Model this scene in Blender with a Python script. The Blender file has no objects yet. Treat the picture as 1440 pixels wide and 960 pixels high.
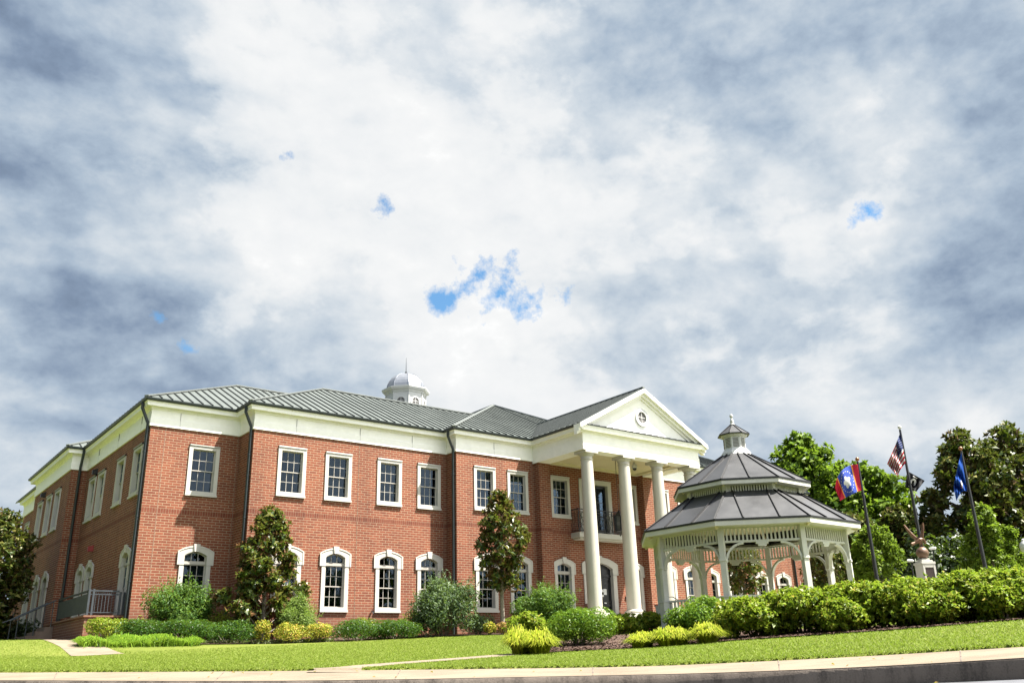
import bpy, bmesh, math, random
import numpy as np
from mathutils import Vector, Matrix
R = math.radians
random.seed(7)
scene = bpy.context.scene
COL = scene.collection

# ------------------------------------------------------------------ camera
F_PX = 1234.8
CAM = np.array([-9.282, -35.177, -1.199])
YAW, PITCH, ROLL = 0.66206, 0.35004, 0.03002
def cam_axes(yaw, pitch, roll):
    cy, sy, cp, sp = math.cos(yaw), math.sin(yaw), math.cos(pitch), math.sin(pitch)
    fw = np.array([sy*cp, cy*cp, sp]); rt = np.array([cy, -sy, 0.0]); up = np.cross(rt, fw)
    c, s = math.cos(roll), math.sin(roll)
    return fw, c*rt - s*up, c*up + s*rt
FW, RT, UP = cam_axes(YAW, PITCH, ROLL)
HFW = np.array([FW[0], FW[1], 0]); HFW /= np.linalg.norm(HFW)
def ray(px, py):
    return FW + RT*((px-720)/F_PX) - UP*((py-480)/F_PX)
def at(px, py, D):
    v = ray(px, py); return CAM + v*(D/(v@HFW))
def on_z(px, py, z):
    v = ray(px, py); return CAM + v*((z-CAM[2])/v[2])

cam_d = bpy.data.cameras.new("camera"); cam_o = bpy.data.objects.new("camera", cam_d); COL.objects.link(cam_o)
cam_d.sensor_width = 36.0; cam_d.lens = F_PX*36/1440; cam_d.clip_start = .05; cam_d.clip_end = 5000
M = Matrix(((RT[0], UP[0], -FW[0], CAM[0]), (RT[1], UP[1], -FW[1], CAM[1]), (RT[2], UP[2], -FW[2], CAM[2]), (0, 0, 0, 1)))
cam_o.matrix_world = M
scene.camera = cam_o

# ------------------------------------------------------------------ helpers: objects
def link(o): COL.objects.link(o); return o
def tag(o, label=None, cat=None, group=None, kind=None):
    if label: o['label'] = label
    if cat: o['category'] = cat
    if group: o['group'] = group
    if kind: o['kind'] = kind
    return o
def empty(name, loc=(0, 0, 0), rz=0.0):
    o = bpy.data.objects.new(name, None); o.location = loc; o.rotation_euler = (0, 0, rz); o.empty_display_size = .3
    return link(o)

class MB:
    """collects shapes into one mesh; mi = material index of the faces that follow"""
    def __init__(s): s.v = []; s.f = []; s.m = []; s.mi = 0
    def add(s, vs, fs):
        b = len(s.v); s.v += [tuple(map(float, v)) for v in vs]
        for f in fs: s.f.append(tuple(b+i for i in f)); s.m.append(s.mi)
    def box(s, x0, x1, y0, y1, z0, z1):
        s.add([(x0,y0,z0),(x1,y0,z0),(x1,y1,z0),(x0,y1,z0),(x0,y0,z1),(x1,y0,z1),(x1,y1,z1),(x0,y1,z1)],
              [(0,3,2,1),(4,5,6,7),(0,1,5,4),(1,2,6,5),(2,3,7,6),(3,0,4,7)])
    def bar(s, p, q, w, h, up=(0,0,1)):
        p, q = Vector(p), Vector(q); d = (q-p).normalized(); u = Vector(up); sd = d.cross(u)
        if sd.length < 1e-5: sd = d.cross(Vector((0,1,0)))
        sd.normalize(); u = sd.cross(d).normalized(); a = sd*w/2; b = u*h/2
        s.add([p-a-b, p+a-b, p+a+b, p-a+b, q-a-b, q+a-b, q+a+b, q-a+b],
              [(0,1,2,3),(4,7,6,5),(0,4,5,1),(1,5,6,2),(2,6,7,3),(3,7,4,0)])
    def tube(s, pts, rad, n=8, cap=True):
        pts = [Vector(p) for p in pts]
        rad = rad if hasattr(rad, '__len__') else [rad]*len(pts)
        ref = Vector((0.13, 0.31, 0.94)); rings = []
        for i, p in enumerate(pts):
            t = (pts[min(i+1, len(pts)-1)] - pts[max(i-1, 0)])
            if t.length < 1e-9: t = Vector((0,0,1))
            t.normalize(); a = t.cross(ref)
            if a.length < .2: a = t.cross(Vector((1,0,0)))
            a.normalize(); b = t.cross(a)
            rings.append([p + (a*math.cos(2*math.pi*k/n) + b*math.sin(2*math.pi*k/n))*rad[i] for k in range(n)])
        vs = [v for r in rings for v in r]; fs = []
        for i in range(len(pts)-1):
            for k in range(n): fs.append((i*n+k, i*n+(k+1) % n, (i+1)*n+(k+1) % n, (i+1)*n+k))
        if cap: fs += [tuple(range(n-1, -1, -1)), tuple((len(pts)-1)*n+k for k in range(n))]
        s.add(vs, fs)
    def lathe(s, prof, n=24, c=(0, 0, 0), ph=0.0, sx=1.0, sy=1.0):
        vs = []; fs = []
        for r, z in prof:
            for k in range(n):
                a = ph+2*math.pi*k/n; vs.append((c[0]+sx*r*math.cos(a), c[1]+sy*r*math.sin(a), c[2]+z))
        for i in range(len(prof)-1):
            for k in range(n): fs.append((i*n+k, i*n+(k+1) % n, (i+1)*n+(k+1) % n, (i+1)*n+k))
        fs += [tuple(range(n-1, -1, -1)), tuple((len(prof)-1)*n+k for k in range(n))]
        s.add(vs, fs)
    def prism(s, poly, fn, t0, t1):
        """poly of 2D points, fn(u,w,t)->xyz, extruded from t0 to t1"""
        n = len(poly)
        s.add([fn(u, w, t0) for u, w in poly] + [fn(u, w, t1) for u, w in poly],
              [tuple(range(n)), tuple(range(2*n-1, n-1, -1))] + [(i, i+n, (i+1) % n+n, (i+1) % n) for i in range(n)])
    def ring(s, outer, inner, fn, t0, t1):
        """two 2D loops with the same number of points: a frame extruded from t0 to t1"""
        n = len(outer); L = [fn(*p, t0) for p in outer]+[fn(*p, t0) for p in inner]+[fn(*p, t1) for p in outer]+[fn(*p, t1) for p in inner]
        fs = []
        for i in range(n):
            j = (i+1) % n
            fs += [(i, j, n+j, n+i), (2*n+i, 3*n+i, 3*n+j, 2*n+j), (i, 2*n+i, 2*n+j, j), (n+i, n+j, 3*n+j, 3*n+i)]
        s.add(L, fs)
    def build(s, name, mat, parent=None, smooth=False, loc=None, bevel=0):
        me = bpy.data.meshes.new(name); me.from_pydata(s.v, [], s.f)
        mats = mat if isinstance(mat, (list, tuple)) else [mat]
        for m in mats: me.materials.append(m)
        me.polygons.foreach_set('material_index', s.m)
        bm = bmesh.new(); bm.from_mesh(me); bmesh.ops.recalc_face_normals(bm, faces=bm.faces); bm.to_mesh(me); bm.free()
        if smooth:
            me.polygons.foreach_set('use_smooth', [True]*len(me.polygons))
            try: me.set_sharp_from_angle(angle=R(40))
            except Exception: pass
        o = bpy.data.objects.new(name, me); link(o)
        if parent: o.parent = parent
        if loc: o.location = loc
        if bevel:
            b = o.modifiers.new('bevel', 'BEVEL'); b.width = bevel; b.segments = 2; b.limit_method = 'ANGLE'
        return o
def raw_mesh(name, verts, faces_flat, k, mat, parent=None):
    """fast numpy mesh of k-gons; no normal recalculation"""
    me = bpy.data.meshes.new(name); nv = len(verts); nf = len(faces_flat)//k
    me.vertices.add(nv); me.vertices.foreach_set('co', np.asarray(verts, np.float32).ravel())
    me.loops.add(len(faces_flat)); me.loops.foreach_set('vertex_index', np.asarray(faces_flat, np.int32))
    me.polygons.add(nf); me.polygons.foreach_set('loop_start', np.arange(0, nf*k, k, dtype=np.int32))
    me.polygons.foreach_set('loop_total', np.full(nf, k, np.int32))
    me.materials.append(mat); me.update(calc_edges=True)
    o = bpy.data.objects.new(name, me); link(o)
    if parent: o.parent = parent
    return o

# ------------------------------------------------------------------ helpers: materials
class NT:
    def __init__(s, m): s.m = m; s.t = m.node_tree; s.t.nodes.clear()
    def n(s, typ, **kw):
        nd = s.t.nodes.new(typ)
        for k, v in kw.items():
            if k.startswith('i_'):
                key = k[2:]; key = int(key) if key.isdigit() else key.replace('_', ' ')
                nd.inputs[key].default_value = v
            else: setattr(nd, k, v)
        return nd
    def l(s, a, b): s.t.links.new(a, b)
    def math(s, op, a, b=None, c=None, clamp=False):
        nd = s.n('ShaderNodeMath', operation=op, use_clamp=clamp)
        for i, x in enumerate((a, b, c)):
            if x is None: continue
            if isinstance(x, (int, float)): nd.inputs[i].default_value = x
            else: s.l(x, nd.inputs[i])
        return nd.outputs[0]
    def mix(s, fac, a, b, typ='MIX'):
        nd = s.n('ShaderNodeMix', data_type='RGBA', blend_type=typ)
        for i, x in ((0, fac), (6, a), (7, b)):
            if isinstance(x, (int, float)): nd.inputs[i].default_value = x
            elif isinstance(x, tuple): nd.inputs[i].default_value = x if len(x) == 4 else x+(1,)
            else: s.l(x, nd.inputs[i])
        return nd.outputs[2]
    def ramp(s, fac, stops, interp='LINEAR'):
        nd = s.n('ShaderNodeValToRGB'); cr = nd.color_ramp; cr.interpolation = interp
        while len(cr.elements) < len(stops): cr.elements.new(.5)
        for e, (p, c) in zip(cr.elements, stops):
            e.position = p; e.color = (c if isinstance(c, tuple) else (c, c, c))[:3]+(1,)
        s.l(fac, nd.inputs[0]); return nd.outputs[0]
    def noise(s, vec, scale, detail=4, rough=.55, dist=0.0, dim='3D'):
        nd = s.n('ShaderNodeTexNoise', noise_dimensions=dim); nd.inputs['Scale'].default_value = scale
        nd.inputs['Detail'].default_value = detail; nd.inputs['Roughness'].default_value = rough; nd.inputs['Distortion'].default_value = dist
        if vec is not None: s.l(vec, nd.inputs['Vector'])
        return nd.outputs[0]
def new_mat(name):
    m = bpy.data.materials.new(name); m.use_nodes = True; return m, NT(m)
def principled(nt, base, rough=.6, metal=0.0, spec=.5, bump=None, bump_d=.02, bump_s=.5):
    p = nt.n('ShaderNodeBsdfPrincipled')
    if isinstance(base, tuple): p.inputs['Base Color'].default_value = base[:3]+(1,)
    else: nt.l(base, p.inputs['Base Color'])
    if isinstance(rough, (int, float)): p.inputs['Roughness'].default_value = rough
    else: nt.l(rough, p.inputs['Roughness'])
    p.inputs['Metallic'].default_value = metal; p.inputs['Specular IOR Level'].default_value = spec
    if bump is not None:
        b = nt.n('ShaderNodeBump'); b.inputs['Distance'].default_value = bump_d; b.inputs['Strength'].default_value = bump_s
        nt.l(bump, b.inputs['Height']); nt.l(b.outputs[0], p.inputs['Normal'])
    return p
def finish(nt, shader):
    o = nt.n('ShaderNodeOutputMaterial'); nt.l(shader.outputs[0] if hasattr(shader, 'outputs') else shader, o.inputs[0])
def plain(name, col, rough=.6, metal=0.0, var=.12, scale=3.0, spec=.5, bump=0.0, fine=40.0):
    """a surface with slight dirt and tone variation"""
    m, nt = new_mat(name); g = nt.n('ShaderNodeNewGeometry').outputs['Position']
    n1 = nt.noise(g, scale, 5, .6); n2 = nt.noise(g, fine, 3, .6)
    f = nt.math('ADD', nt.math('MULTIPLY', n1, .7), nt.math('MULTIPLY', n2, .3))
    lo = tuple(c*(1-var*1.6) for c in col); hi = tuple(min(1, c*(1+var)) for c in col)
    c = nt.ramp(f, [(.3, lo), (.68, hi)])
    r = nt.math('ADD', nt.math('MULTIPLY', n1, .25), rough-.12, clamp=True)
    finish(nt, principled(nt, c, r, metal, spec, n2 if bump else None, .01, bump)); return m

def brick_material():
    m, nt = new_mat('red_brick')
    geo = nt.n('ShaderNodeNewGeometry'); sp = nt.n('ShaderNodeSeparateXYZ'); nt.l(geo.outputs['Position'], sp.inputs[0])
    sn = nt.n('ShaderNodeSeparateXYZ'); nt.l(geo.outputs['True Normal'], sn.inputs[0])
    side = nt.math('GREATER_THAN', nt.math('ABSOLUTE', sn.outputs[0]), .6)
    u = nt.math('ADD', nt.math('MULTIPLY', sp.outputs[1], side), nt.math('MULTIPLY', sp.outputs[0], nt.math('SUBTRACT', 1.0, side)))
    z = sp.outputs[2]
    def bricks(w, h, off, zz, mortar):
        cv = nt.n('ShaderNodeCombineXYZ'); nt.l(u, cv.inputs[0]); nt.l(zz, cv.inputs[1])
        b = nt.n('ShaderNodeTexBrick', offset=off); nt.l(cv.outputs[0], b.inputs['Vector'])
        for k, v in (('Scale', 1.0), ('Mortar Size', mortar), ('Mortar Smooth', .15), ('Bias', -.1), ('Brick Width', w), ('Row Height', h)):
            b.inputs[k].default_value = v
        b.inputs['Color1'].default_value = (.182, .056, .030, 1); b.inputs['Color2'].default_value = (.125, .035, .020, 1); b.inputs['Mortar'].default_value = (.29, .22, .15, 1)
        return b
    b1 = bricks(.3048, .1016, .5, z, .0095)
    b2 = bricks(.1016, .2032, 0.0, nt.math('SUBTRACT', z, 4.5720), .006)
    sold = nt.math('MULTIPLY', nt.math('GREATER_THAN', z, 4.5720), nt.math('LESS_THAN', z, 4.7752))
    dark = nt.mix(.35, b2.outputs['Color'], (.075, .018, .011))
    c = nt.mix(sold, b1.outputs['Color'], dark)
    n = nt.noise(geo.outputs['Position'], .55, 4, .6); n2 = nt.noise(geo.outputs['Position'], 9, 3, .6)
    tone = nt.ramp(nt.math('ADD', nt.math('MULTIPLY', n, .6), nt.math('MULTIPLY', n2, .4)), [(.3, (.80, .80, .82)), (.7, (1.16, 1.13, 1.08))])
    c = nt.mix(1.0, c, tone, 'MULTIPLY')
    mp = nt.n('ShaderNodeMapping'); mp.inputs['Scale'].default_value = (1.6, 1.6, .16); nt.l(geo.outputs['Position'], mp.inputs[0]); st = nt.noise(mp.outputs[0], 1.0, 5, .6)
    c = nt.mix(nt.math('MULTIPLY', nt.math('SUBTRACT', st, .50, clamp=True), 2.4, clamp=True), c, nt.mix(1.0, c, (.62, .64, .66), 'MULTIPLY'))
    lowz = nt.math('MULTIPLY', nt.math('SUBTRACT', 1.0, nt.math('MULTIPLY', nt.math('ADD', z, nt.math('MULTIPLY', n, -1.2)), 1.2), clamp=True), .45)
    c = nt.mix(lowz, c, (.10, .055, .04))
    h = nt.math('SUBTRACT', 1.0, b1.outputs['Fac'])
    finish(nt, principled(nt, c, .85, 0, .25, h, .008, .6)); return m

def leaf_material(name, cols, rough=.45, trans=.25, back=None, spec=.4):
    m, nt = new_mat(name); geo = nt.n('ShaderNodeNewGeometry')
    k = len(cols)-1
    c = nt.ramp(geo.outputs['Random Per Island'], [(i/max(k, 1), cc) for i, cc in enumerate(cols)])
    if back: c = nt.mix(geo.outputs['Backfacing'], c, back)
    p = principled(nt, c, rough, 0, spec)
    t = nt.n('ShaderNodeBsdfTranslucent'); nt.l(nt.mix(.4, c, (.35, .55, .04)), t.inputs[0])
    mx = nt.n('ShaderNodeMixShader'); mx.inputs[0].default_value = trans; nt.l(p.outputs[0], mx.inputs[1]); nt.l(t.outputs[0], mx.inputs[2])
    finish(nt, mx); return m

def lawn_material():
    m, nt = new_mat('lawn_turf'); g = nt.n('ShaderNodeNewGeometry').outputs['Position']
    a = nt.noise(g, .35, 4, .6); b = nt.noise(g, 3.0, 5, .65); c = nt.noise(g, 60, 3, .7)
    f = nt.math('ADD', nt.math('ADD', nt.math('MULTIPLY', a, .35), nt.math('MULTIPLY', b, .4)), nt.math('MULTIPLY', c, .25))
    col = nt.ramp(f, [(.34, (.080, .105, .016)), (.5, (.112, .138, .022)), (.64, (.15, .162, .034))])
    finish(nt, principled(nt, col, .9, 0, .15, c, .03, .8)); return m
def concrete_material(name, col, stain, scale=1.2, streak=False):
    m, nt = new_mat(name); g = nt.n('ShaderNodeNewGeometry').outputs['Position']
    if streak:
        mp = nt.n('ShaderNodeMapping'); mp.inputs['Scale'].default_value = (1, 1, .25); nt.l(g, mp.inputs[0]); gv = mp.outputs[0]
    else: gv = g
    a = nt.noise(gv, scale, 6, .68); b = nt.noise(g, 55, 4, .7)
    f = nt.math('ADD', nt.math('MULTIPLY', a, .75), nt.math('MULTIPLY', b, .25))
    c = nt.ramp(f, [(.36, stain), (.55, col), (.72, tuple(min(1, x*1.15) for x in col))])
    finish(nt, principled(nt, c, .88, 0, .25, b, .008, .6)); return m
def glass_material(name, tint):
    """thin float glass: dim room behind, sky and trees mirrored on the face"""
    m, nt = new_mat(name); g = nt.n('ShaderNodeNewGeometry').outputs['Position']
    t = nt.n('ShaderNodeBsdfTransparent'); t.inputs[0].default_value = tint+(1,)
    gl = nt.n('ShaderNodeBsdfGlossy'); gl.inputs['Roughness'].default_value = .015; gl.inputs['Color'].default_value = (.62, .80, 1.0, 1)
    b = nt.n('ShaderNodeBump'); b.inputs['Strength'].default_value = .25; b.inputs['Distance'].default_value = .03; nt.l(nt.noise(g, .9, 1, .4), b.inputs['Height']); nt.l(b.outputs[0], gl.inputs['Normal'])
    fr_ = nt.n('ShaderNodeFresnel'); fr_.inputs[0].default_value = 1.42
    mx = nt.n('ShaderNodeMixShader'); nt.l(fr_.outputs[0], mx.inputs[0]); nt.l(t.outputs[0], mx.inputs[1]); nt.l(gl.outputs[0], mx.inputs[2]); finish(nt, mx); return m

MAT = dict(
    brick=brick_material(),
    trim=plain('cream_trim', (0.8, 0.785, 0.75), .55, var=.05),
    frame=plain('window_frame_paint', (0.34, 0.315, 0.281), .5, var=.05),
    stone=plain('cast_stone', (0.407, 0.389, 0.355), .75, var=.05, bump=.2),
    column=plain('column_paint', (0.374, 0.354, 0.309), .55, var=.06, scale=1.3),
    ceil=plain('soffit_board', (0.57, 0.503, 0.342), .6, var=.05),
    gutter=plain('dark_gutter', (0.0148, 0.0215, 0.0244), .42, var=.12),
    roof=plain('seam_metal_roof', (.125, .142, .134), .36, metal=.35, var=.10, scale=.8),
    seam=plain('roof_seam_metal', (.028, .034, .034), .45, metal=.3, var=.1),  # panel metal darkened: shade along the ribs put into the colour
    ridge=plain('ridge_cap_metal', (.17, .185, .175), .4, metal=.35, var=.08),
    gaz_roof=plain('gazebo_roof_metal', (.050, .051, .055), .42, metal=.25, var=.16, scale=1.6),
    gaz_seam=plain('gazebo_roof_seam', (0.00888, 0.00888, 0.0104), .5, var=.1),
    gaz_white=plain('gazebo_paint', (0.483, 0.479, 0.443), .6, var=.09, scale=2.5),
    dome=plain('dome_sheet_metal', (0.266, 0.281, 0.318), .35, metal=.55, var=.08),
    white=plain('bright_white_paint', (0.493, 0.493, 0.484), .5, var=.04),
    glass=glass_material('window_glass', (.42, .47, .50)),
    blind=plain('window_blind', (.34, .33, .30), .7, var=.05),
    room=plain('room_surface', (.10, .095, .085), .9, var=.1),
    louver=plain('louver_grey', (0.111, 0.104, 0.104), .6),
    black=plain('black_iron', (0.00888, 0.00962, 0.0111), .45, var=.2),
    iron=plain('blue_grey_iron', (0.0266, 0.0326, 0.0414), .5, var=.15),
    ironpanel=plain('blue_grey_panel', (0.0163, 0.0192, 0.0252), .6, var=.15),
    door=plain('dark_door', (0.00888, 0.00962, 0.0118), .3, var=.2),
    paper=plain('paper_sheet', (0.555, 0.555, 0.548), .7, var=.03),
    pot=plain('brown_planter', (0.118, 0.0555, 0.0444), .7, var=.12),
    bronze=plain('patinated_bronze', (.115, .055, .028), .5, metal=.3, var=.22, scale=9),
    globe=plain('bronze_globe', (.115, .065, .038), .5, metal=.25, var=.18, scale=6),
    gold=plain('gold_ball', (0.222, 0.0962, 0.0444), .35, metal=.5, var=.1),
    lanternglass=plain('smoky_lantern_glass', (0.074, 0.0777, 0.074), .25, var=.1),
    plaque=plain('bronze_plaque', (0.037, 0.0222, 0.0207), .5, metal=.3, var=.2),
    lampglass=plain('frosted_lamp_glass', (0.496, 0.504, 0.496), .35, var=.05),
    bark=plain('tree_bark', (0.118, 0.0962, 0.074), .9, var=.3, scale=9, bump=.6),
    bark_pale=plain('pale_magnolia_bark', (0.2, 0.17, 0.141), .9, var=.3, scale=12, bump=.6),
    walk=concrete_material('sidewalk_concrete', (0.174, 0.141, 0.104), (0.126, 0.101, 0.074), 1.0),
    kerb=concrete_material('kerb_concrete', (.15, .125, .105), (.035, .029, .026), 3.2, streak=True),
    kerbtop=concrete_material('kerb_edge', (0.148, 0.107, 0.0851), (0.0962, 0.0666, 0.0555), 2.0),
    asphalt=concrete_material('asphalt', (0.111, 0.115, 0.13), (0.0666, 0.0666, 0.074), .8),
    lawn=lawn_material(),
    ground=plain('far_ground', (0.0518, 0.074, 0.0185), .9, var=.3, scale=.2),
    mulch=plain('bark_mulch', (0.0629, 0.0333, 0.0222), .95, var=.5, scale=14, bump=.8, fine=90),
    pave=plain('pale_paving', (0.222, 0.215, 0.192), .8, var=.08),
    joint=plain('sealant_joint', (0.104, 0.0555, 0.0333), .8),
    jointpale=plain('pale_sealant_joint', (.17, .10, .068), .8),
    red=plain('red_alarm', (0.237, 0.0222, 0.0222), .5),
)

# ------------------------------------------------------------------ terrain
ctrl = []
for px, py, D in [(1440,908.7,9.8),(1220,922,11),(1000,933,12),(860,937.5,12.5),(500,945,13.5),(360,941,13.8),(0,945,14.5),
                  (1440,873,15),(1220,892,16.5),(1010,905,18),(880,915,18.5),(790,918,18),(700,925,17),
                  (700,896,33),(480,902,33),(380,906,32),(270,907,31),(110,909,29),(105,899,34),(0,900,40),(45,901,38),
                  (175,921,26),(100,925,26),(300,925,20),(692,926,17),(877,915,19.5),(935,889,24.4),(1150,878,24.0)]:
    ctrl.append(at(px, py, D))
ctrl += [np.array(c, float) for c in [(10,-5,-.15),(20,-8,-.1),(30,-6,-.15),(45,-3,-.2),(31,-20,-.5),(24,-24,-.6),(45,-25,-.4),(60,0,0.),(-20,5,.3),(-25,-12,-.8),
                                      (0,30,.3),(30,40,.2),(60,40,.4),(-30,40,.6),(14,-30,-.85),(30,-38,-.8),(50,-45,-.6)]]
ctrl = np.array(ctrl); _n = len(ctrl)
def _phi(r): return r
_Kd = np.linalg.norm(ctrl[:, None, :2]-ctrl[None, :, :2], axis=2)
_A = np.zeros((_n+3, _n+3)); _A[:_n, :_n] = _phi(_Kd) - .35*np.eye(_n); _A[:_n, _n] = 1; _A[:_n, _n+1:] = ctrl[:, :2]; _A[_n:, :_n] = _A[:_n, _n:].T
_w = np.linalg.solve(_A, np.concatenate([ctrl[:, 2], [0, 0, 0]]))
def terr(x, y):
    x = np.atleast_1d(np.asarray(x, float)); y = np.atleast_1d(np.asarray(y, float))
    d = np.sqrt((x[..., None]-ctrl[:, 0])**2 + (y[..., None]-ctrl[:, 1])**2)
    return (d @ _w[:_n]) + _w[_n] + _w[_n+1]*x + _w[_n+2]*y
def tz(x, y): return float(terr(x, y)[0])

def interp_curve(pts, n):
    """smooth polyline through 3D points (Catmull-Rom), n samples per span"""
    P = [np.array(p, float) for p in pts]; P = [2*P[0]-P[1]]+P+[2*P[-1]-P[-2]]; out = []
    for i in range(1, len(P)-2):
        for k in range(n):
            t = k/n; a, b, c, d = P[i-1:i+3]
            out.append(.5*((2*b)+(c-a)*t+(2*a-5*b+4*c-d)*t*t+(3*b-a-3*c+d)*t**3))
    out.append(P[-2]); return np.array(out)
kerb_pts = [at(px, py, D) for px, py, D in [(0,956,12.5),(400,957,11.5),(860,949,10.6),(1000,946,10.1),(1220,937.5,9.2),(1440,924.5,8.0)]]
back_pts = [at(px, py, D) for px, py, D in [(0,945,14.5),(360,943,13.8),(860,937.5,12.5),(1000,932.5,12),(1220,922,11),(1440,908.7,9.8)]]
def ends(C, a, b):
    d0 = C[0]-C[3]; d0 /= np.linalg.norm(d0); d1 = C[-1]-C[-4]; d1 /= np.linalg.norm(d1); d0[2] = d1[2] = 0
    return np.concatenate([[C[0]+d0*t for t in np.linspace(a, 1, 10)], C, [C[-1]+d1*t for t in np.linspace(1, b, 10)]])
def resample(C, n):
    L = np.concatenate([[0], np.cumsum(np.linalg.norm(np.diff(C, axis=0), axis=1))]); t = np.linspace(0, L[-1], n)
    return np.stack([np.interp(t, L, C[:, k]) for k in range(3)], 1)
def smooth(C, it=30):
    C = C.copy()
    for _ in range(it): C[1:-1] = .25*C[:-2]+.5*C[1:-1]+.25*C[2:]
    return C
kerbC = ends(smooth(resample(interp_curve(kerb_pts, 14), 90)), 22, 22); backC = ends(smooth(resample(interp_curve(back_pts, 14), 90)), 23, 24)
def loft(name, rows, mat, flip=False):
    nr = len(rows); nc = len(rows[0]); v = np.concatenate(rows); f = []
    for i in range(nr-1):
        for j in range(nc-1):
            q = (i*nc+j, i*nc+j+1, (i+1)*nc+j+1, (i+1)*nc+j); f += q[::-1] if flip else q
    o = raw_mesh(name, v, f, 4, mat); o.data.polygons.foreach_set('use_smooth', [True]*len(o.data.polygons)); return o
# lawn: rows going away from the sidewalk's back edge
out2 = HFW[:2]
lawn_rows = []
ts = np.concatenate([[0, .04], np.linspace(.15, 6, 30), np.linspace(6.3, 32, 70), np.linspace(33, 110, 40)])
for t in ts:
    fan = backC.copy(); side = np.linspace(-1, 1, len(fan))
    fan[:, :2] += out2*t + np.outer(side*np.abs(side)*t*.9, RT[:2]/np.linalg.norm(RT[:2]))
    z = terr(fan[:, 0], fan[:, 1]); w = min(1, t/1.2)
    fan[:, 2] = np.where(True, (1-w)*backC[:, 2]+w*z, z) + (.025 if t > .02 else -.05)
    lawn_rows.append(fan)
LAWN = np.array(lawn_rows)
tag(loft('lawn', lawn_rows, MAT['lawn']), kind='structure')
from mathutils.bvhtree import BVHTree
_lv = [Vector(p) for p in LAWN.reshape(-1, 3)]; _nc = LAWN.shape[1]
_lf = [(i*_nc+j, i*_nc+j+1, (i+1)*_nc+j+1, (i+1)*_nc+j) for i in range(LAWN.shape[0]-1) for j in range(_nc-1)]
BV = BVHTree.FromPolygons(_lv, _lf)
def gz(x, y):
    h = BV.ray_cast(Vector((x, y, 50)), Vector((0, 0, -1)))
    return h[0].z if h[0] is not None else tz(x, y)
# sidewalk, kerb, road
jm = MB()
rows = []
for w in np.linspace(0, 1, 6): rows.append(kerbC*(1-w)+backC*w)
tag(loft('sidewalk', rows, MAT['walk']), kind='structure')
inward = -(backC-kerbC); inward[:, 2] = 0; inward /= np.linalg.norm(inward, axis=1)[:, None]
k0 = kerbC.copy(); k1 = k0+inward*.012+np.array([0, 0, -.012]); k2 = k1+inward*.03+np.array([0, 0, -.165])
sl = (kerbC-backC)*.02
tag(loft('kerb', [k0, k1, (k1+k2)/2, k2], MAT['kerb']), kind='structure')
tag(loft('kerb_edge', [k0-inward*.06+np.array([0, 0, .004]), k0+inward*.002+np.array([0, 0, .004])], MAT['kerbtop']), kind='structure')
r_rows = [k2-inward*.02+np.array([0, 0, .012])]
for t in (2, 5, 9, 15, 30, 60):
    q = k2+inward*t; q[:, 2] = (k2[:, 2]+.012)*max(0, 1-t/9)+(-1.56)*min(1, t/9); r_rows.append(q)
tag(loft('road', r_rows, MAT['asphalt'], True), kind='structure')
g = MB(); g.add([(-1800,-1800,-2.2),(1800,-1800,-2.2),(1800,1800,-2.2),(-1800,1800,-2.2)], [(0,1,2,3)])
tag(g.build('ground', MAT['ground']), kind='structure')
# sidewalk joints: shallow dark grooves
for i in (16, 33, 50, 67, 82, 95):
    a, b = kerbC[i], backC[i]; jm.bar(a+np.array([0, 0, -.004]), b+np.array([0, 0, -.004]), .012, .016)
tag(jm.build('sidewalk_joints', MAT['kerb']), kind='structure')
def draped(name, A, B, mat, lift, na=24, nb=8):
    A = interp_curve(A, na) if len(A) > 2 else np.linspace(A[0], A[1], na); B = interp_curve(B, na) if len(B) > 2 else np.linspace(B[0], B[1], na)
    n = min(len(A), len(B)); rows = []
    for w in np.linspace(0, 1, nb):
        r = A[:n]*(1-w)+B[:n]*w; r[:, 2] = [gz(p[0], p[1])+lift for p in r]; rows.append(r)
    return tag(loft(name, rows, mat), kind='structure')
no_grass = []
def poly_px(L): return [at(*p)[:2] for p in L]
P_path = ([at(45,901,37.5), at(100,925,26)], [at(107,902,34), at(175,921,26.5)])
draped('path', *P_path, MAT['walk'], .010)
no_grass.append([P_path[0][0][:2], P_path[0][1][:2], P_path[1][1][:2], P_path[1][0][:2]])
W_a = [at(505,949,12.9), at(515,941.5,13.8), at(560,937,14.9), at(692,927.5,16.8), at(877,915.5,19.6)]; W_b = [at(430,947.5,13.1), at(450,942,13.9), at(540,935.5,15.4), at(680,925,17.6), at(870,912,20.6)]
draped('walkway', W_a, W_b, MAT['walk'], .012)
no_grass.append([p[:2] for p in W_a]+[p[:2] for p in W_b[::-1]])
M_a = [at(735,921,17.4), at(880,915,18.6), at(1010,906,18.2), at(1220,892.5,16.8), at(1440,873,15.2), at(1600,862,14.5)]
M_b = [p + np.array([*(out2*d), 0]) for p, d in zip(M_a, (4, 5.5, 4.5, 4.2, 4.2, 4.2))]
draped('mulch_bed', M_a, M_b, MAT['mulch'], .03)
no_grass.append([p[:2] for p in M_a]+[p[:2] for p in M_b[::-1]])
B_a = [at(110,909,30), at(270,907,31), at(380,906,32), at(480,902,33), at(600,900,34), at(730,894,35.5)]
B_b = [np.array((-.6,.2,0)), np.array((2.5,-.2,0)), np.array((5,-1.8,0)), np.array((9,-1.8,0)), np.array((13,-2.6,0)), np.array((19,-4.5,0))]
draped('planting_bed', B_a, B_b, MAT['mulch'], .03)
no_grass.append([p[:2] for p in B_a]+[p[:2] for p in B_b[::-1]])
draped('plaza', [np.array((17,-26,0)), np.array((30,-22,0))], [np.array((15,-15,0)), np.array((32,-12,0))], MAT['pave'], .02)

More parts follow.
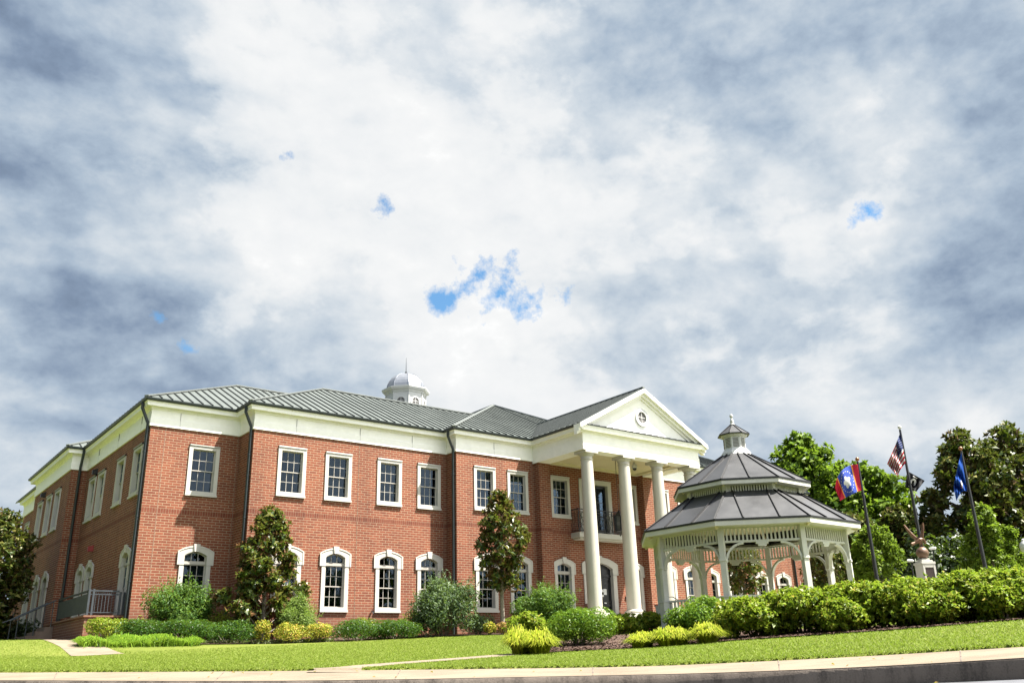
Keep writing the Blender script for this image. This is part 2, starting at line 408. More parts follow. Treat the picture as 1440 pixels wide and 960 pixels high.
# ------------------------------------------------------------------ vegetation
rng = np.random.default_rng(11)
def unit(n):
    v = rng.normal(size=(n, 3)); return v/np.linalg.norm(v, axis=1)[:, None]
def leaf_quads(P, Nrm, size, aspect, fold=.25, jitter=.35, dirs=None):
    """one folded 4-corner leaf at each point P, facing about Nrm"""
    n = len(P); s = size*(1+jitter*rng.normal(size=n)).clip(.45, 1.8)
    a = rng.normal(size=(n, 3)) if dirs is None else dirs
    t = a-(np.sum(a*Nrm, 1)[:, None])*Nrm; t /= np.linalg.norm(t, axis=1)[:, None]+1e-9
    b = np.cross(Nrm, t); L = s[:, None]; W = L*aspect
    base = P-t*L*.5; tip = P+t*L*.5-Nrm*L*.12; lft = P+b*W*.5+Nrm*L*fold*aspect; rgt = P-b*W*.5+Nrm*L*fold*aspect
    return np.stack([base, rgt, tip, lft], 1).reshape(-1, 3)
def lump_points(lumps, n, shell=.22, rough=.22, flat_bottom=True):
    L = np.array(lumps, float); area = (L[:, 3]*L[:, 4]+L[:, 4]*L[:, 5]+L[:, 3]*L[:, 5]); idx = rng.choice(len(L), n, p=area/area.sum())
    d = unit(n); k1, k2 = rng.normal(size=(3, 3))*2.2, rng.normal(size=(3, 3))*5
    ph = idx[:, None]*1.7
    bumps = np.sin(d@k1+ph).prod(1)*.6+np.sin(d@k2+ph*2).mean(1)*.6
    r = (1-np.abs(rng.normal(size=n))*shell)*(1+rough*bumps); r = r.clip(.15, 1.5)
    P = L[idx, :3]+d*L[idx, 3:6]*r[:, None]
    Nn = d/L[idx, 3:6]; Nn /= np.linalg.norm(Nn, axis=1)[:, None]
    return P, Nn
def foliage(name, mat, lumps, n, size, parent=None, aspect=.5, shell=.22, rough=.22, tilt=.9, up=.35, zmin=None):
    P, Nn = lump_points(lumps, n, shell, rough)
    if zmin is not None: P[:, 2] = np.maximum(P[:, 2], zmin+rng.random(len(P))*.08)
    N = Nn+unit(len(P))*tilt+np.array([0, 0, up]); N /= np.linalg.norm(N, axis=1)[:, None]
    V = leaf_quads(P, N, size, aspect)
    return raw_mesh(name, V, np.arange(len(V)), 4, mat, parent)
def clusters(name, mat, lumps, ncl, m, size, parent=None, aspect=.45, shell=.25, rough=.25, up=.5, zmin=None, spread=1.0):
    """leaves in rosettes at the shoot tips"""
    P, Nn = lump_points(lumps, ncl, shell, rough)
    if zmin is not None: P[:, 2] = np.maximum(P[:, 2], zmin+rng.random(len(P))*.08)
    ax = Nn+unit(ncl)*.55+np.array([0, 0, up]); ax /= np.linalg.norm(ax, axis=1)[:, None]
    ax = np.repeat(ax, m, 0); P = np.repeat(P, m, 0); d = ax*.45+unit(len(P))*spread; d /= np.linalg.norm(d, axis=1)[:, None]
    N = ax-np.sum(ax*d, 1)[:, None]*d+unit(len(P))*.25; N /= np.linalg.norm(N, axis=1)[:, None]
    V = leaf_quads(P+d*size*.5, N, size, aspect, dirs=d)
    return raw_mesh(name, V, np.arange(len(V)), 4, mat, parent)
LM = dict(
    azalea=leaf_material('azalea_leaf', [(.045,.09,.008),(.108,.168,.013),(.20,.245,.02),(.15,.205,.016),(.23,.19,.026)], .45, .32, spec=.15),
    lime=leaf_material('lime_leaf', [(0.0962, 0.148, 0.0133),(0.185, 0.229, 0.0222),(0.252, 0.259, 0.0296)], .5, .3, spec=.15),
    nandina=leaf_material('nandina_leaf', [(0.104, 0.163, 0.0148),(0.237, 0.244, 0.0296),(0.37, 0.311, 0.0444),(0.34, 0.192, 0.0444)], .5, .3, spec=.15),
    rust=leaf_material('rusty_leaf', [(0.163, 0.118, 0.0296),(0.266, 0.126, 0.0444),(0.296, 0.163, 0.074)], .55, .25, spec=.15),
    boxwood=leaf_material('boxwood_leaf', [(.011,.034,.005),(.022,.062,.008),(.045,.10,.013)], .42, .2, spec=.15),
    boxbright=leaf_material('bright_boxwood_leaf', [(0.0259, 0.074, 0.00444),(0.0629, 0.133, 0.00888),(0.126, 0.2, 0.0148)], .42, .25, spec=.15),
    waxmyrtle=leaf_material('wax_myrtle_leaf', [(0.0222, 0.0666, 0.0111),(0.0518, 0.111, 0.0207),(0.104, 0.163, 0.0333)], .5, .25, spec=.15),
    greyleaf=leaf_material('grey_green_leaf', [(0.0333, 0.0629, 0.0296),(0.0629, 0.0999, 0.0459),(0.111, 0.148, 0.074)], .5, .2, spec=.15),
    feather=leaf_material('feathery_leaf', [(0.074, 0.126, 0.0259),(0.126, 0.185, 0.0444),(0.178, 0.229, 0.0666)], .55, .3, spec=.15),
    magnolia=leaf_material('magnolia_leaf', [(0.0133, 0.0311, 0.00592),(0.0333, 0.0592, 0.00962),(0.074, 0.0962, 0.0148),(0.126, 0.115, 0.0259)], .36, .14, back=(0.111, 0.0592, 0.0259), spec=.22),
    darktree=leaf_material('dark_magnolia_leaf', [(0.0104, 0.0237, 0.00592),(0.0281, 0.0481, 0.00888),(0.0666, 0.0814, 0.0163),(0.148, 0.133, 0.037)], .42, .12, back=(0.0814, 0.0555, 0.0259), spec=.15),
    bright=leaf_material('bright_tree_leaf', [(0.0296, 0.0703, 0.00592),(0.074, 0.133, 0.0111),(0.133, 0.192, 0.0207)], .5, .3, spec=.15),
    young=leaf_material('young_tree_leaf', [(0.0444, 0.0851, 0.0074),(0.0962, 0.148, 0.0148),(0.148, 0.196, 0.0222)], .5, .3, spec=.15),
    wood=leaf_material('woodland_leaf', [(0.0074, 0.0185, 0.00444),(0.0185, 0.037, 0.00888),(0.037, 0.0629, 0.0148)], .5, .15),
    blade=leaf_material('liriope_blade', [(0.037, 0.0888, 0.0074),(0.0888, 0.17, 0.0148),(0.163, 0.244, 0.0259)], .4, .3, spec=.15),
    yellow=leaf_material('golden_blade', [(0.126, 0.163, 0.0104),(0.215, 0.237, 0.0163),(0.296, 0.289, 0.0333)], .45, .35, spec=.15),
    grass=leaf_material('grass_blade', [(.100,.146,.021),(.128,.172,.025),(.148,.188,.030),(.165,.192,.042)], .6, .3, spec=.15),
    cover=leaf_material('ground_cover_leaf', [(0.0444, 0.0629, 0.0222),(0.074, 0.0888, 0.037),(0.111, 0.074, 0.0444)], .6, .2),
)
SH = {}
def shrub(name, label, cat, px, hw, ytop, D, mat, n, size, group=None, aspect=.5, lump=7, shell=.25, rough=.25, depth=1.0, stems=6, pointy=0.0, low=0.0, tilt=.9, up=.35, base=None, cl=0, shoots=0):
    """a bush whose crown is px +- hw wide in the photo at distance D, its top at ytop; real round volume of several lumps"""
    c = at(px, ytop, D); x, y = c[0], c[1]; z0 = gz(x, y) if base is None else base; h = max(.25, (c[2]-z0)*.93); w = hw*D/F_PX
    t = empty(name, (x, y, z0)); tag(t, label, cat, group)
    ls = [(0, 0, h*.52, w*.78, w*.78*depth, h*.46, 1)]
    for k in range(lump):
        a = 2*math.pi*k/lump+rng.random(); rr = .52+.2*rng.random(); zz = h*(.32+.38*rng.random()); s = .38+.16*rng.random()
        ls.append((w*rr*math.cos(a), w*rr*depth*math.sin(a), zz, w*s, w*s*depth, h*(.26+.1*rng.random()), 1))
    for k in range(max(2, lump//2)):
        ls.append((w*.45*(rng.random()-.5)*2*(1-pointy), w*.4*depth*(rng.random()-.5)*2, h*(.70+.05*rng.random()), w*(.34-.12*pointy), w*.34*depth, h*.27, 1))
    if cl: clusters('leaves', LM[mat], [l[:6] for l in ls], n//cl, cl, size, t, aspect, shell, rough, up, zmin=low)
    else: foliage('leaves', LM[mat], [l[:6] for l in ls], n, size, t, aspect, shell, rough, tilt, up, zmin=low)
    if shoots:                                         # long young shoots that break the outline
        L = np.array([l[:6] for l in ls]); i = rng.integers(0, len(L), shoots); d = unit(shoots); d[:, 2] = np.abs(d[:, 2])*.8+.25; d /= np.linalg.norm(d, axis=1)[:, None]
        b0 = L[i, :3]+d*L[i, 3:6]*.8; b0[:, 2] = np.maximum(b0[:, 2], h*.15); q = d+np.array([0, 0, .5]); q /= np.linalg.norm(q, axis=1)[:, None]; ln = h*(.10+.20*rng.random(shoots)); m_ = 12
        tt = np.tile(np.linspace(.05, 1, m_), shoots); P = np.repeat(b0, m_, 0)+np.repeat(q*ln[:, None], m_, 0)*tt[:, None]; dd = np.repeat(q, m_, 0)*.7+unit(len(P))*.8; dd /= np.linalg.norm(dd, axis=1)[:, None]
        N = unit(len(P)); V = leaf_quads(P+dd*size*.4, N, size*.85, aspect, dirs=dd); raw_mesh('shoots', V, np.arange(len(V)), 4, LM[mat], t)
    sm = MB()
    for k in range(stems):
        a = 2*math.pi*k/stems+.5; e = (w*.55*math.cos(a), w*.55*depth*math.sin(a), h*.62)
        sm.tube([(w*.07*math.cos(a), w*.07*math.sin(a), -.05), (e[0]*.45, e[1]*.45, h*.3), e], [.025, .02, .01], 5)
    sm.build('stems', MAT['bark'], t); return t
def tuft(name, label, cat, px, hw, ytop, D, mat, nb, group=None, wid=.022):
    c = at(px, ytop, D); x, y = c[0], c[1]; z0 = gz(x, y); h = max(.2, (c[2]-z0)*1.1); w = hw*D/F_PX
    q = []
    for k in range(3):                                  # several fans of arching blades make one clump
        cx, cy = rng.normal(size=2)*w*.28*(k > 0)
        V = blades(nb//3, lambda n: (cx+rng.normal(size=n)*w*.11, cy+rng.normal(size=n)*w*.11), h*(1 if k == 0 else .75+.2*rng.random()), w*.95, wid, lambda X, Y: np.zeros_like(X)); q.append(V)
    VV = np.concatenate([v[0] for v in q]); FF = np.concatenate([v[1]+sum(len(u[0]) for u in q[:i]) for i, v in enumerate(q)])
    o = raw_mesh(name, VV, FF, 4, LM[mat]); o.location = (x, y, z0-.02); return tag(o, label, cat, group)
def blades(n, gen, h, reach, wid, zf):
    X, Y = gen(n); Z = zf(X, Y); a = rng.random(n)*2*math.pi; h = h(X, Y) if callable(h) else h; f0 = rng.random(n); rc = reach*(.30+.85*f0); hh = h*(1.0-.40*f0)*(.72+.45*rng.random(n))
    a = np.where(rng.random(n) < .6, np.arctan2(Y-Y.mean(), X-X.mean())+rng.normal(size=n)*.7, a)
    d = np.stack([np.cos(a), np.sin(a), 0*a], 1); s = np.stack([-np.sin(a), np.cos(a), 0*a], 1)
    B = np.stack([X, Y, Z], 1); pts = []
    for t, f, zz in ((0, .8, 0), (.32, 1.0, .66), (.70, .8, 1.0), (1.0, .12, .72)):
        c = B+d*(rc*t)[:, None]+np.stack([0*a, 0*a, hh*zz], 1); pts += [c-s*wid*f*.5, c+s*wid*f*.5]
    V = np.stack(pts, 1).reshape(-1, 3); o = np.arange(n)[:, None]*8
    F = np.concatenate([o+np.array([0,1,3,2]), o+np.array([2,3,5,4]), o+np.array([4,5,7,6])], 1).reshape(-1)
    return V, F
def tree(name, label, px, hw, ytop, ybot, D, mat, n, size, shape='round', group=None, aspect=.5, trunk_h=None, bark='bark', nl=26, ls=.30, shell=.3, rough=.3, cat='tree', base=None, depth=1.0, tr=.12, lean=0.0, gap=1.0, up=.35, rustle=.9, cl=8):
    top = at(px, ytop, D); x, y = top[0], top[1]; z0 = gz(x, y) if base is None else base; zt = top[2]; zb = at(px, ybot, D)[2]; w = hw*D/F_PX
    zb = max(zb, z0+.1); H = zt-zb
    t = empty(name, (x, y, z0)); tag(t, label, cat, group)
    lumps = []; limbs = MB()
    th = zt-z0
    limbs.tube([(0, 0, -.1), (.03*th*lean, .01*th, th*.3), (.02*th*lean, -.01*th, th*.62), (0, 0, th*.93)], [tr*1.15, tr*.85, tr*.5, tr*.12], 9)
    for k in range(nl):
        f = (k+.5)/nl; a = k*2.39996+rng.random()*.6
        if shape == 'cone': prof = (1-f)**.75*.92+.10
        elif shape == 'magnolia': prof = (min(1, f*2.6+.72))*(1-f)**.62*1.02+.10
        elif shape == 'oval': prof = math.sin(math.pi*(f*.86+.12))**.7
        else: prof = math.sqrt(max(.04, 1-(2*f*.92-.80)**2))
        rr = w*prof; s = max(w*ls*(.8+.5*rng.random())*(.55+.45*prof), .14)
        rad = max(0, rr-s*.7)*(.45+.68*rng.random())*gap; zz = (zb-z0)+H*(.07+.88*f)
        lx, ly = rad*math.cos(a), rad*math.sin(a)*depth; sz = s*(.75+.3*rng.random())
        zz = min(zz, th-sz*.8)
        lumps.append((lx, ly, zz, s, s, sz))
        limbs.tube([(0, 0, max(.15, zz-rad*.55)), (lx*.5, ly*.5, zz-rad*.18), (lx, ly, zz)], [tr*.32*(1.1-f*.6), tr*.22*(1.1-f*.6), tr*.07], 5)
    limbs.build('trunk', MAT[bark], t, smooth=True)
    clusters('crown', LM[mat], lumps, n//cl, cl, size, t, aspect, shell, rough, up)
    return t

# ------------------------------------------------------------------ town hall
ZB, ZG, ZCOR = 7.96, 8.985, 8.72          # brick top, gutter top, soffit
YB, YC, YP = -1.519, -2.35, -6.04          # planes of the stepped front
XB, XC, XPL, XPR, XM = 3.613, 12.87, 17.37, 25.19, 21.28
mir = lambda x: 2*XM-x
hall = empty('town_hall', (XM, 0, 0)); tag(hall, 'two storey red brick hall with white columned portico and grey metal roofs', 'building')
def hp(mb, name, mat, **k):
    """part of the hall, built in world coordinates"""
    mb.v = [(v[0]-XM, v[1], v[2]) for v in mb.v]; return mb.build(name, mat, hall, **k)
def sub(mb, name, mat, parent, off=(0, 0, 0), **k):
    mb.v = [(v[0]-off[0], v[1]-off[1], v[2]-off[2]) for v in mb.v]; return mb.build(name, mat, parent, **k)

def wall(p0, p1, z0, z1, ops):
    """brick wall from p0 to p1 (outside on its right hand) with rectangular holes (u0,u1,z0,z1)"""
    p0, p1 = Vector(p0), Vector(p1); L = (p1-p0).length; d = (p1-p0)/L; n = Vector((d.y, -d.x)); mb = MB()
    us = sorted({0, L} | {o[0] for o in ops} | {o[1] for o in ops}); zs = sorted({z0, z1} | {o[2] for o in ops} | {o[3] for o in ops})
    P = lambda u, z, dep=0: (p0.x+d.x*u-n.x*dep, p0.y+d.y*u-n.y*dep, z)
    for a, b in zip(us, us[1:]):
        for c, e in zip(zs, zs[1:]):
            if any(o[0] <= (a+b)/2 <= o[1] and o[2] <= (c+e)/2 <= o[3] for o in ops): continue
            mb.add([P(a, c), P(b, c), P(b, e), P(a, e)], [(0, 1, 2, 3)])
    for o in ops:
        for (a, c), (b, e) in (((o[0], o[2]), (o[1], o[2])), ((o[1], o[2]), (o[1], o[3])), ((o[1], o[3]), (o[0], o[3])), ((o[0], o[3]), (o[0], o[2]))):
            mb.add([P(a, c), P(b, e), P(b, e, .3), P(a, c, .3)], [(0, 1, 2, 3)])
    return hp(mb, 'wall', MAT['brick'])

# --- windows: local x along the wall (centre 0), z up, outside = -y
UP_Z0, UP_Z1 = 5.37, 7.40
def fr(u, w, t): return (u, t, w)
def upper_window(name='window'):
    W, z0, z1 = .6165, UP_Z0, UP_Z1
    m = MB(); o = [(-W, z0), (W, z0), (W, z1), (-W, z1)]; i = [(-W+.135, z0+.15), (W-.135, z0+.15), (W-.135, z1-.16), (-W+.135, z1-.16)]
    m.ring(o, i, fr, .0, -.045)
    m.ring([(-W-.0, z1-.05), (W, z1-.05), (W, z1+.012), (-W, z1+.012)], [(-W+.01, z1-.04), (W-.01, z1-.04), (W-.01, z1), (-W+.01, z1)], fr, .0, -.075)
    m.box(-W, W, -.075, .0, z1-.05, z1+.012); m.box(-W-.015, W+.015, -.085, .0, z0-.03, z0+.055)
    a = W-.135; m.ring([(-a, z0+.15), (a, z0+.15), (a, z1-.16), (-a, z1-.16)], [(-a+.02, z0+.17), (a-.02, z0+.17), (a-.02, z1-.18), (-a+.02, z1-.18)], fr, -.04, .22)
    w = m.build(name, MAT['stone'], hall)
    s = MB(); a -= .02; b0, b1 = z0+.17, z1-.18; mid = (b0+b1)/2
    for (c0, c1, y) in ((mid-.02, b1, .10), (b0, mid+.02, .145)):
        s.ring([(-a, c0), (a, c0), (a, c1), (-a, c1)], [(-a+.036, c0+.036), (a-.036, c0+.036), (a-.036, c1-.034), (-a+.036, c1-.034)], fr, y, y+.04)
        for k in (1, 2): x = -a+.05+(2*a-.1)*k/3; s.box(x-.009, x+.009, y+.004, y+.03, c0+.03, c1-.03)
        zc = (c0+c1)/2; s.box(-a+.03, a-.03, y+.006, y+.028, zc-.009, zc+.009)
    s.build('sash', MAT['frame'], w)
    g = MB(); g.box(-a+.03, a-.03, .118, .124, mid, b1-.03); g.box(-a+.03, a-.03, .163, .169, b0+.03, mid); g.build('pane', MAT['glass'], w)
    return w
def arch(x, zs, zt, n=14):
    """points of a segmental arch from (x,zs) over (0,zt) to (-x,zs)"""
    r = (x*x+(zt-zs)**2)/(2*(zt-zs)); c = zt-r; a0 = math.asin(min(1, x/r)); return [(r*math.sin(a0-2*a0*k/n), c+r*math.cos(a0-2*a0*k/n)) for k in range(n+1)]
def arched_casing(m, hw, sh, ins, z0, zi0, zsh, zs, zt, izs, izt, key=True):
    """cast stone surround with shoulders and keystone"""
    oa = arch(sh, zs, zt); ia = arch(ins, izs, izt)
    outer = [(-hw, z0), (hw, z0), (hw, zsh), (sh, zsh)]+oa+[(-sh, zsh), (-hw, zsh)]
    inner = [(-ins, zi0), (ins, zi0), (ins, zsh), (ins, zsh+.02)]+ia+[(-ins, zsh+.02), (-ins, zsh)]
    m.ring(outer, inner, fr, 0, -.05)
    oa2 = arch(sh+.012, zs, zt+.012); oa3 = arch(sh-.045, zs-.01, zt-.05)
    m.ring([(sh+.012, zsh-.004)]+oa2+[(-sh-.012, zsh-.004)], [(sh-.045, zsh-.004)]+oa3+[(-sh+.045, zsh-.004)], fr, -.045, -.068)
    if key: m.prism([(-.085, izt-.02), (.085, izt-.02), (.125, zt+.075), (-.125, zt+.075)], fr, 0, -.10)
    jo = [(-ins, zi0), (ins, zi0)]+arch(ins, izs, izt); ji = [(-ins+.02, zi0+.02), (ins-.02, zi0+.02)]+arch(ins-.02, izs-.01, izt-.02)
    m.ring(jo, ji, fr, -.045, .24)
def lower_window(name='window'):
    m = MB(); arched_casing(m, .605, .69, .45, .92, 1.07, 2.69, 3.20, 3.41, 3.05, 3.21)
    m.box(-.62, .62, -.085, 0, .90, .985)
    w = m.build(name, MAT['stone'], hall)
    s = MB(); a = .43; b0, bt, tz0 = 1.09, 2.72, 2.82; mid = (b0+bt)/2
    for (c0, c1, y) in ((mid-.02, bt, .10), (b0, mid+.02, .145)):
        s.ring([(-a, c0), (a, c0), (a, c1), (-a, c1)], [(-a+.036, c0+.04), (a-.036, c0+.04), (a-.036, c1-.034), (-a+.036, c1-.034)], fr, y, y+.04)
        for k in (1, 2): x = -a+.05+(2*a-.1)*k/3; s.box(x-.009, x+.009, y+.004, y+.03, c0+.03, c1-.03)
        zc = (c0+c1)/2; s.box(-a+.03, a-.03, y+.006, y+.028, zc-.009, zc+.009)
    s.box(-a, a, .06, .17, bt, tz0)
    ar = arch(a, 3.035, 3.19); ai = arch(a-.04, 3.01, 3.15)
    s.ring([(-a, tz0), (a, tz0)]+ar, [(-a+.04, tz0+.03), (a-.04, tz0+.03)]+ai, fr, .10, .14)
    for k in (-1, 1): x = k*.13; s.box(x-.012, x+.012, .104, .13, tz0+.02, 3.14)
    s.build('sash', MAT['frame'], w)
    g = MB(); g.box(-a+.03, a-.03, .118, .124, mid, bt-.03); g.box(-a+.03, a-.03, .163, .169, b0+.03, mid)
    g.prism([(-a+.03, tz0+.02), (a-.03, tz0+.02)]+arch(a-.02, 3.02, 3.165), fr, .118, .124)
    g.build('pane', MAT['glass'], w); return w
protoU, protoL = upper_window(), lower_window(); usedU = usedL = False
def copy_part(o, parent):
    c = o.copy(); COL.objects.link(c); c.parent = parent
    for ch in list(o.children): copy_part(ch, c)
    return c
def put(kind, x, y, rz):
    global usedU, usedL
    if kind == 'u': o = protoU if not usedU else copy_part(protoU, hall); usedU = True
    else: o = protoL if not usedL else copy_part(protoL, hall); usedL = True
    o.location = (x-XM, y, 0); o.rotation_euler = (0, 0, rz)
HU = (-.56, .56, UP_Z0+.06, UP_Z1-.06); HL = (-.52, .52, 1.0, 3.18)
def wall_with(p0, p1, ups=(), lows=(), extra=(), z0=-.7):
    """centres given as distances along the wall"""
    p0v, p1v = Vector(p0), Vector(p1); d = (p1v-p0v).normalized(); ang = math.atan2(d.y, d.x); ops = list(extra)
    for u in ups: ops.append((u+HU[0], u+HU[1], HU[2], HU[3])); q = p0v+d*u; put('u', q.x, q.y, ang)
    for u in lows: ops.append((u+HL[0], u+HL[1], HL[2], HL[3])); q = p0v+d*u; put('l', q.x, q.y, ang)
    wall(p0, p1, z0, ZB+.06, ops)
hw = .6165
uB = [4.686+hw-XB, 6.786+hw-XB, 9.259+hw-XB, 11.309+hw-XB]
uC = [13.826+hw-XC, 15.756+hw-XC]
wall_with((0, 26), (0, 18.418), [2.0, 5.0], [5.0])
wall_with((0, 18.418), (-.715, 18.418))
dU = [18.418-16.4, 18.418-14.2, 18.418-12.25]
wall_with((-.715, 18.418), (-.715, 10.0), dU, dU)
wall_with((-.715, 10.0), (0, 10.0))
sA = [10.0-s for s in (7.956+hw, 6.316+hw, 3.147+hw, .689+hw)]
wall_with((0, 10.0), (0, 0), sA, [sA[0], sA[1], sA[3]])
wall_with((0, 0), (XB, 0), [1.574+hw], [1.574+hw+.03])
wall_with((XB, 0), (XB, YB)); wall_with((XB, YB), (XC, YB), uB, [u+.02 for u in uB]); wall_with((XC, YB), (XC, YC))
# centre: wing, recess behind the portico, wing
DOOR_X = 21.37
rU = [19.02, 23.70]
L0 = XC
ce = [(DOOR_X-.86-L0, DOOR_X+.86-L0, .30, 3.30), (DOOR_X-.86-L0, DOOR_X+.86-L0, 4.72, 7.25)]
cu = uC+[x-L0 for x in rU]+[mir(x+L0)-L0 for x in uC]
wall_with((XC, YC), (mir(XC), YC), cu, [u+.02 for u in cu], ce)
wall_with((mir(XC), YC), (mir(XC), YB))
wall_with((mir(XC), YB), (mir(XB), YB), [mir(XB)-mir(XC)-u for u in uB], [mir(XB)-mir(XC)-u for u in uB]); wall_with((mir(XB), YB), (mir(XB), 0))
wall_with((mir(XB), 0), (mir(0), 0), [mir(XB-0)*0+XB-(1.574+hw)], [XB-(1.574+hw)]); wall_with((mir(0), 0), (mir(0), 26), [2, 4.5, 7.5], [2, 4.5, 7.5]); wall_with((mir(0), 26), (0, 26))
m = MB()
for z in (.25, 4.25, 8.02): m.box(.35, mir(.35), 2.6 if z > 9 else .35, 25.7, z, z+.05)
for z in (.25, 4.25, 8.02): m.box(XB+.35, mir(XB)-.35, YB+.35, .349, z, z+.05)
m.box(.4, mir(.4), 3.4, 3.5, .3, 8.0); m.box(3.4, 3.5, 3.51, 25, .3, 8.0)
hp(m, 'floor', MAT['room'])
m = MB()
wins = [c for c in hall.children if c.name.startswith('window')]
for idx, drop in ((1, .9), (8, .5), (11, .95), (13, .35), (17, .6), (20, .8), (23, .45), (27, .7)):
    if idx >= len(wins): continue
    c = wins[idx]; up_ = c.data.name.startswith(protoU.data.name) and c.data == protoU.data
    z1 = 7.20 if up_ else 2.75; z0 = 5.55 if up_ else 1.1; zb2 = z1-(z1-z0)*drop; b = MB(); k = 0
    while z1-.05*k > zb2: b.box(-.43, .43, .25, .275, z1-.05*k-.036, z1-.05*k); k += 1
    b.build('blind', MAT['blind'], c)
# pilasters under the portico beams
for x0 in (XPL+.02, XPR-.72):
    m = MB(); z0, z1 = -.3, ZB-.005; x1 = x0+.70; y = YC-.42
    for a, b in (((x0, YC), (x0, y)), ((x0, y), (x1, y)), ((x1, y), (x1, YC))): m.add([(*a, z0), (*b, z0), (*b, z1), (*a, z1)], [(0, 1, 2, 3)])
    hp(m, 'pilaster', MAT['brick'])
# sealant joints and inside-corner joints
for x, y, mt in ((8.36, YB, 'joint'), (.58, 0, 'jointpale'), (XB-.07, 0, 'jointpale'), (XC-.13, YB, 'jointpale'), (XPL-.09, YC, 'jointpale'), (mir(8.36), YB, 'joint'), (mir(5.6), YB, 'joint'), (mir(4.6), YB, 'joint')):
    m = MB(); m.box(x-.011, x+.011, y-.004, y, -.4, ZB); hp(m, 'expansion_joint', MAT[mt])
for y in (5.35,):
    m = MB(); m.box(-.004, 0, y-.012, y+.012, -.2, ZB); hp(m, 'expansion_joint', MAT['joint'])

# --- frieze, cornice and gutters swept along the outline
OUT = [(0, 26), (0, 18.418), (-.715, 18.418), (-.715, 10.0), (0, 10.0), (0, 0), (XB, 0), (XB, YB), (XC, YB), (XC, YC), (XPL, YC), (XPL, YP), (XPR, YP), (XPR, YC),
       (mir(XC), YC), (mir(XC), YB), (mir(XB), YB), (mir(XB), 0), (mir(0), 0), (mir(0), 26)]
def offs(pts, o):
    res = []
    for i, p in enumerate(pts):
        p = Vector(p); ns = []
        for a, b in ((i-1, i), (i, i+1)):
            if a < 0 or b >= len(pts): continue
            d = (Vector(pts[b])-Vector(pts[a])).normalized(); ns.append(Vector((d.y, -d.x)))
        if len(ns) == 1: res.append(p+ns[0]*o)
        else: res.append(p+(ns[0]+ns[1])*(o/(1+ns[0].dot(ns[1]))))
    return res
def sweep(mb, pts, prof, closed_prof=False):
    rings = [[(q.x, q.y, z) for q in offs(pts, o)] for o, z in prof]
    if closed_prof: rings.append(rings[0])
    n = len(pts)
    for a, b in zip(rings, rings[1:]): mb.add(a+b, [(i, i+1, n+i+1, n+i) for i in range(n-1)])
    return mb
hp(sweep(MB(), OUT, [(-.1, ZB-.0), (.055, ZB-.0), (.055, 8.275), (.035, 8.285), (.035, 8.60)]), 'frieze', MAT['trim'])
hp(sweep(MB(), OUT, [(.035, 8.60), (.075, 8.64), (.085, ZCOR-.02), (.12, ZCOR), (.27, ZCOR), (.29, ZCOR-.02), (.30, 8.83), (.325, 8.87), (.325, 8.93), (0, 8.95)]), 'cornice', MAT['trim'])
m = MB()
for q in OUT[5:10]:
    pass
for run in (OUT[:12], OUT[12:]):
    if run[-1] == (XPL, YP): run = run[:-1]+[(XPL, YP-.33)]
    if run[0] == (XPR, YP): run = [(XPR, YP-.33)]+run[1:]
    sweep(m, run, [(.30, 8.875), (.395, 8.885), (.42, 8.93), (.43, ZG), (.405, ZG), (.395, 8.95), (.30, 8.95)], True)
hp(m, 'gutter', MAT['gutter'])
for (x, y) in ((1.1, 0), (5.4, YB), (8.36, YB), (11, YB), (15, YC)):
    m = MB(); m.box(x-.004, x+.004, y-.058, y-.03, ZB, 8.6); hp(m, 'frieze_joint', MAT['louver'])
for y in (1.2, 4.6, 7.9):
    m = MB(); m.box(-.058, -.03, y-.004, y+.004, ZB, 8.6); hp(m, 'frieze_joint', MAT['louver'])

# --- downpipes
def downpipe(cx, cy, gx, gy, zbot):
    m = MB(); m.tube([(gx, gy, 8.9), (gx, gy, 8.66), (gx*.5+cx*.5, gy*.5+cy*.5, 8.36), (cx, cy, 8.06), (cx, cy, zbot)], .062, 10)
    for z in (6.9, 4.4, 2.0): m.lathe([(.075, z), (.075, z+.05)], 10, (cx, cy, 0))
    hp(m, 'downpipe', MAT['gutter'], smooth=True)
downpipe(-.085, .14, -.36, .14, -.2); downpipe(XB-.085, YB+.14, XB-.36, YB+.14, -.2); downpipe(XC-.085, YC+.14, XC-.36, YC+.14, -.2)
downpipe(-.36, 10.0-.085, -.36, 9.64, .3); downpipe(-.36, 18.5, -.36, 18.36, .3); downpipe(mir(XC)+.085, YC+.14, mir(XC)+.36, YC+.14, -.2); downpipe(mir(4.1), YB-.085, mir(4.1), YB-.36, -.3)

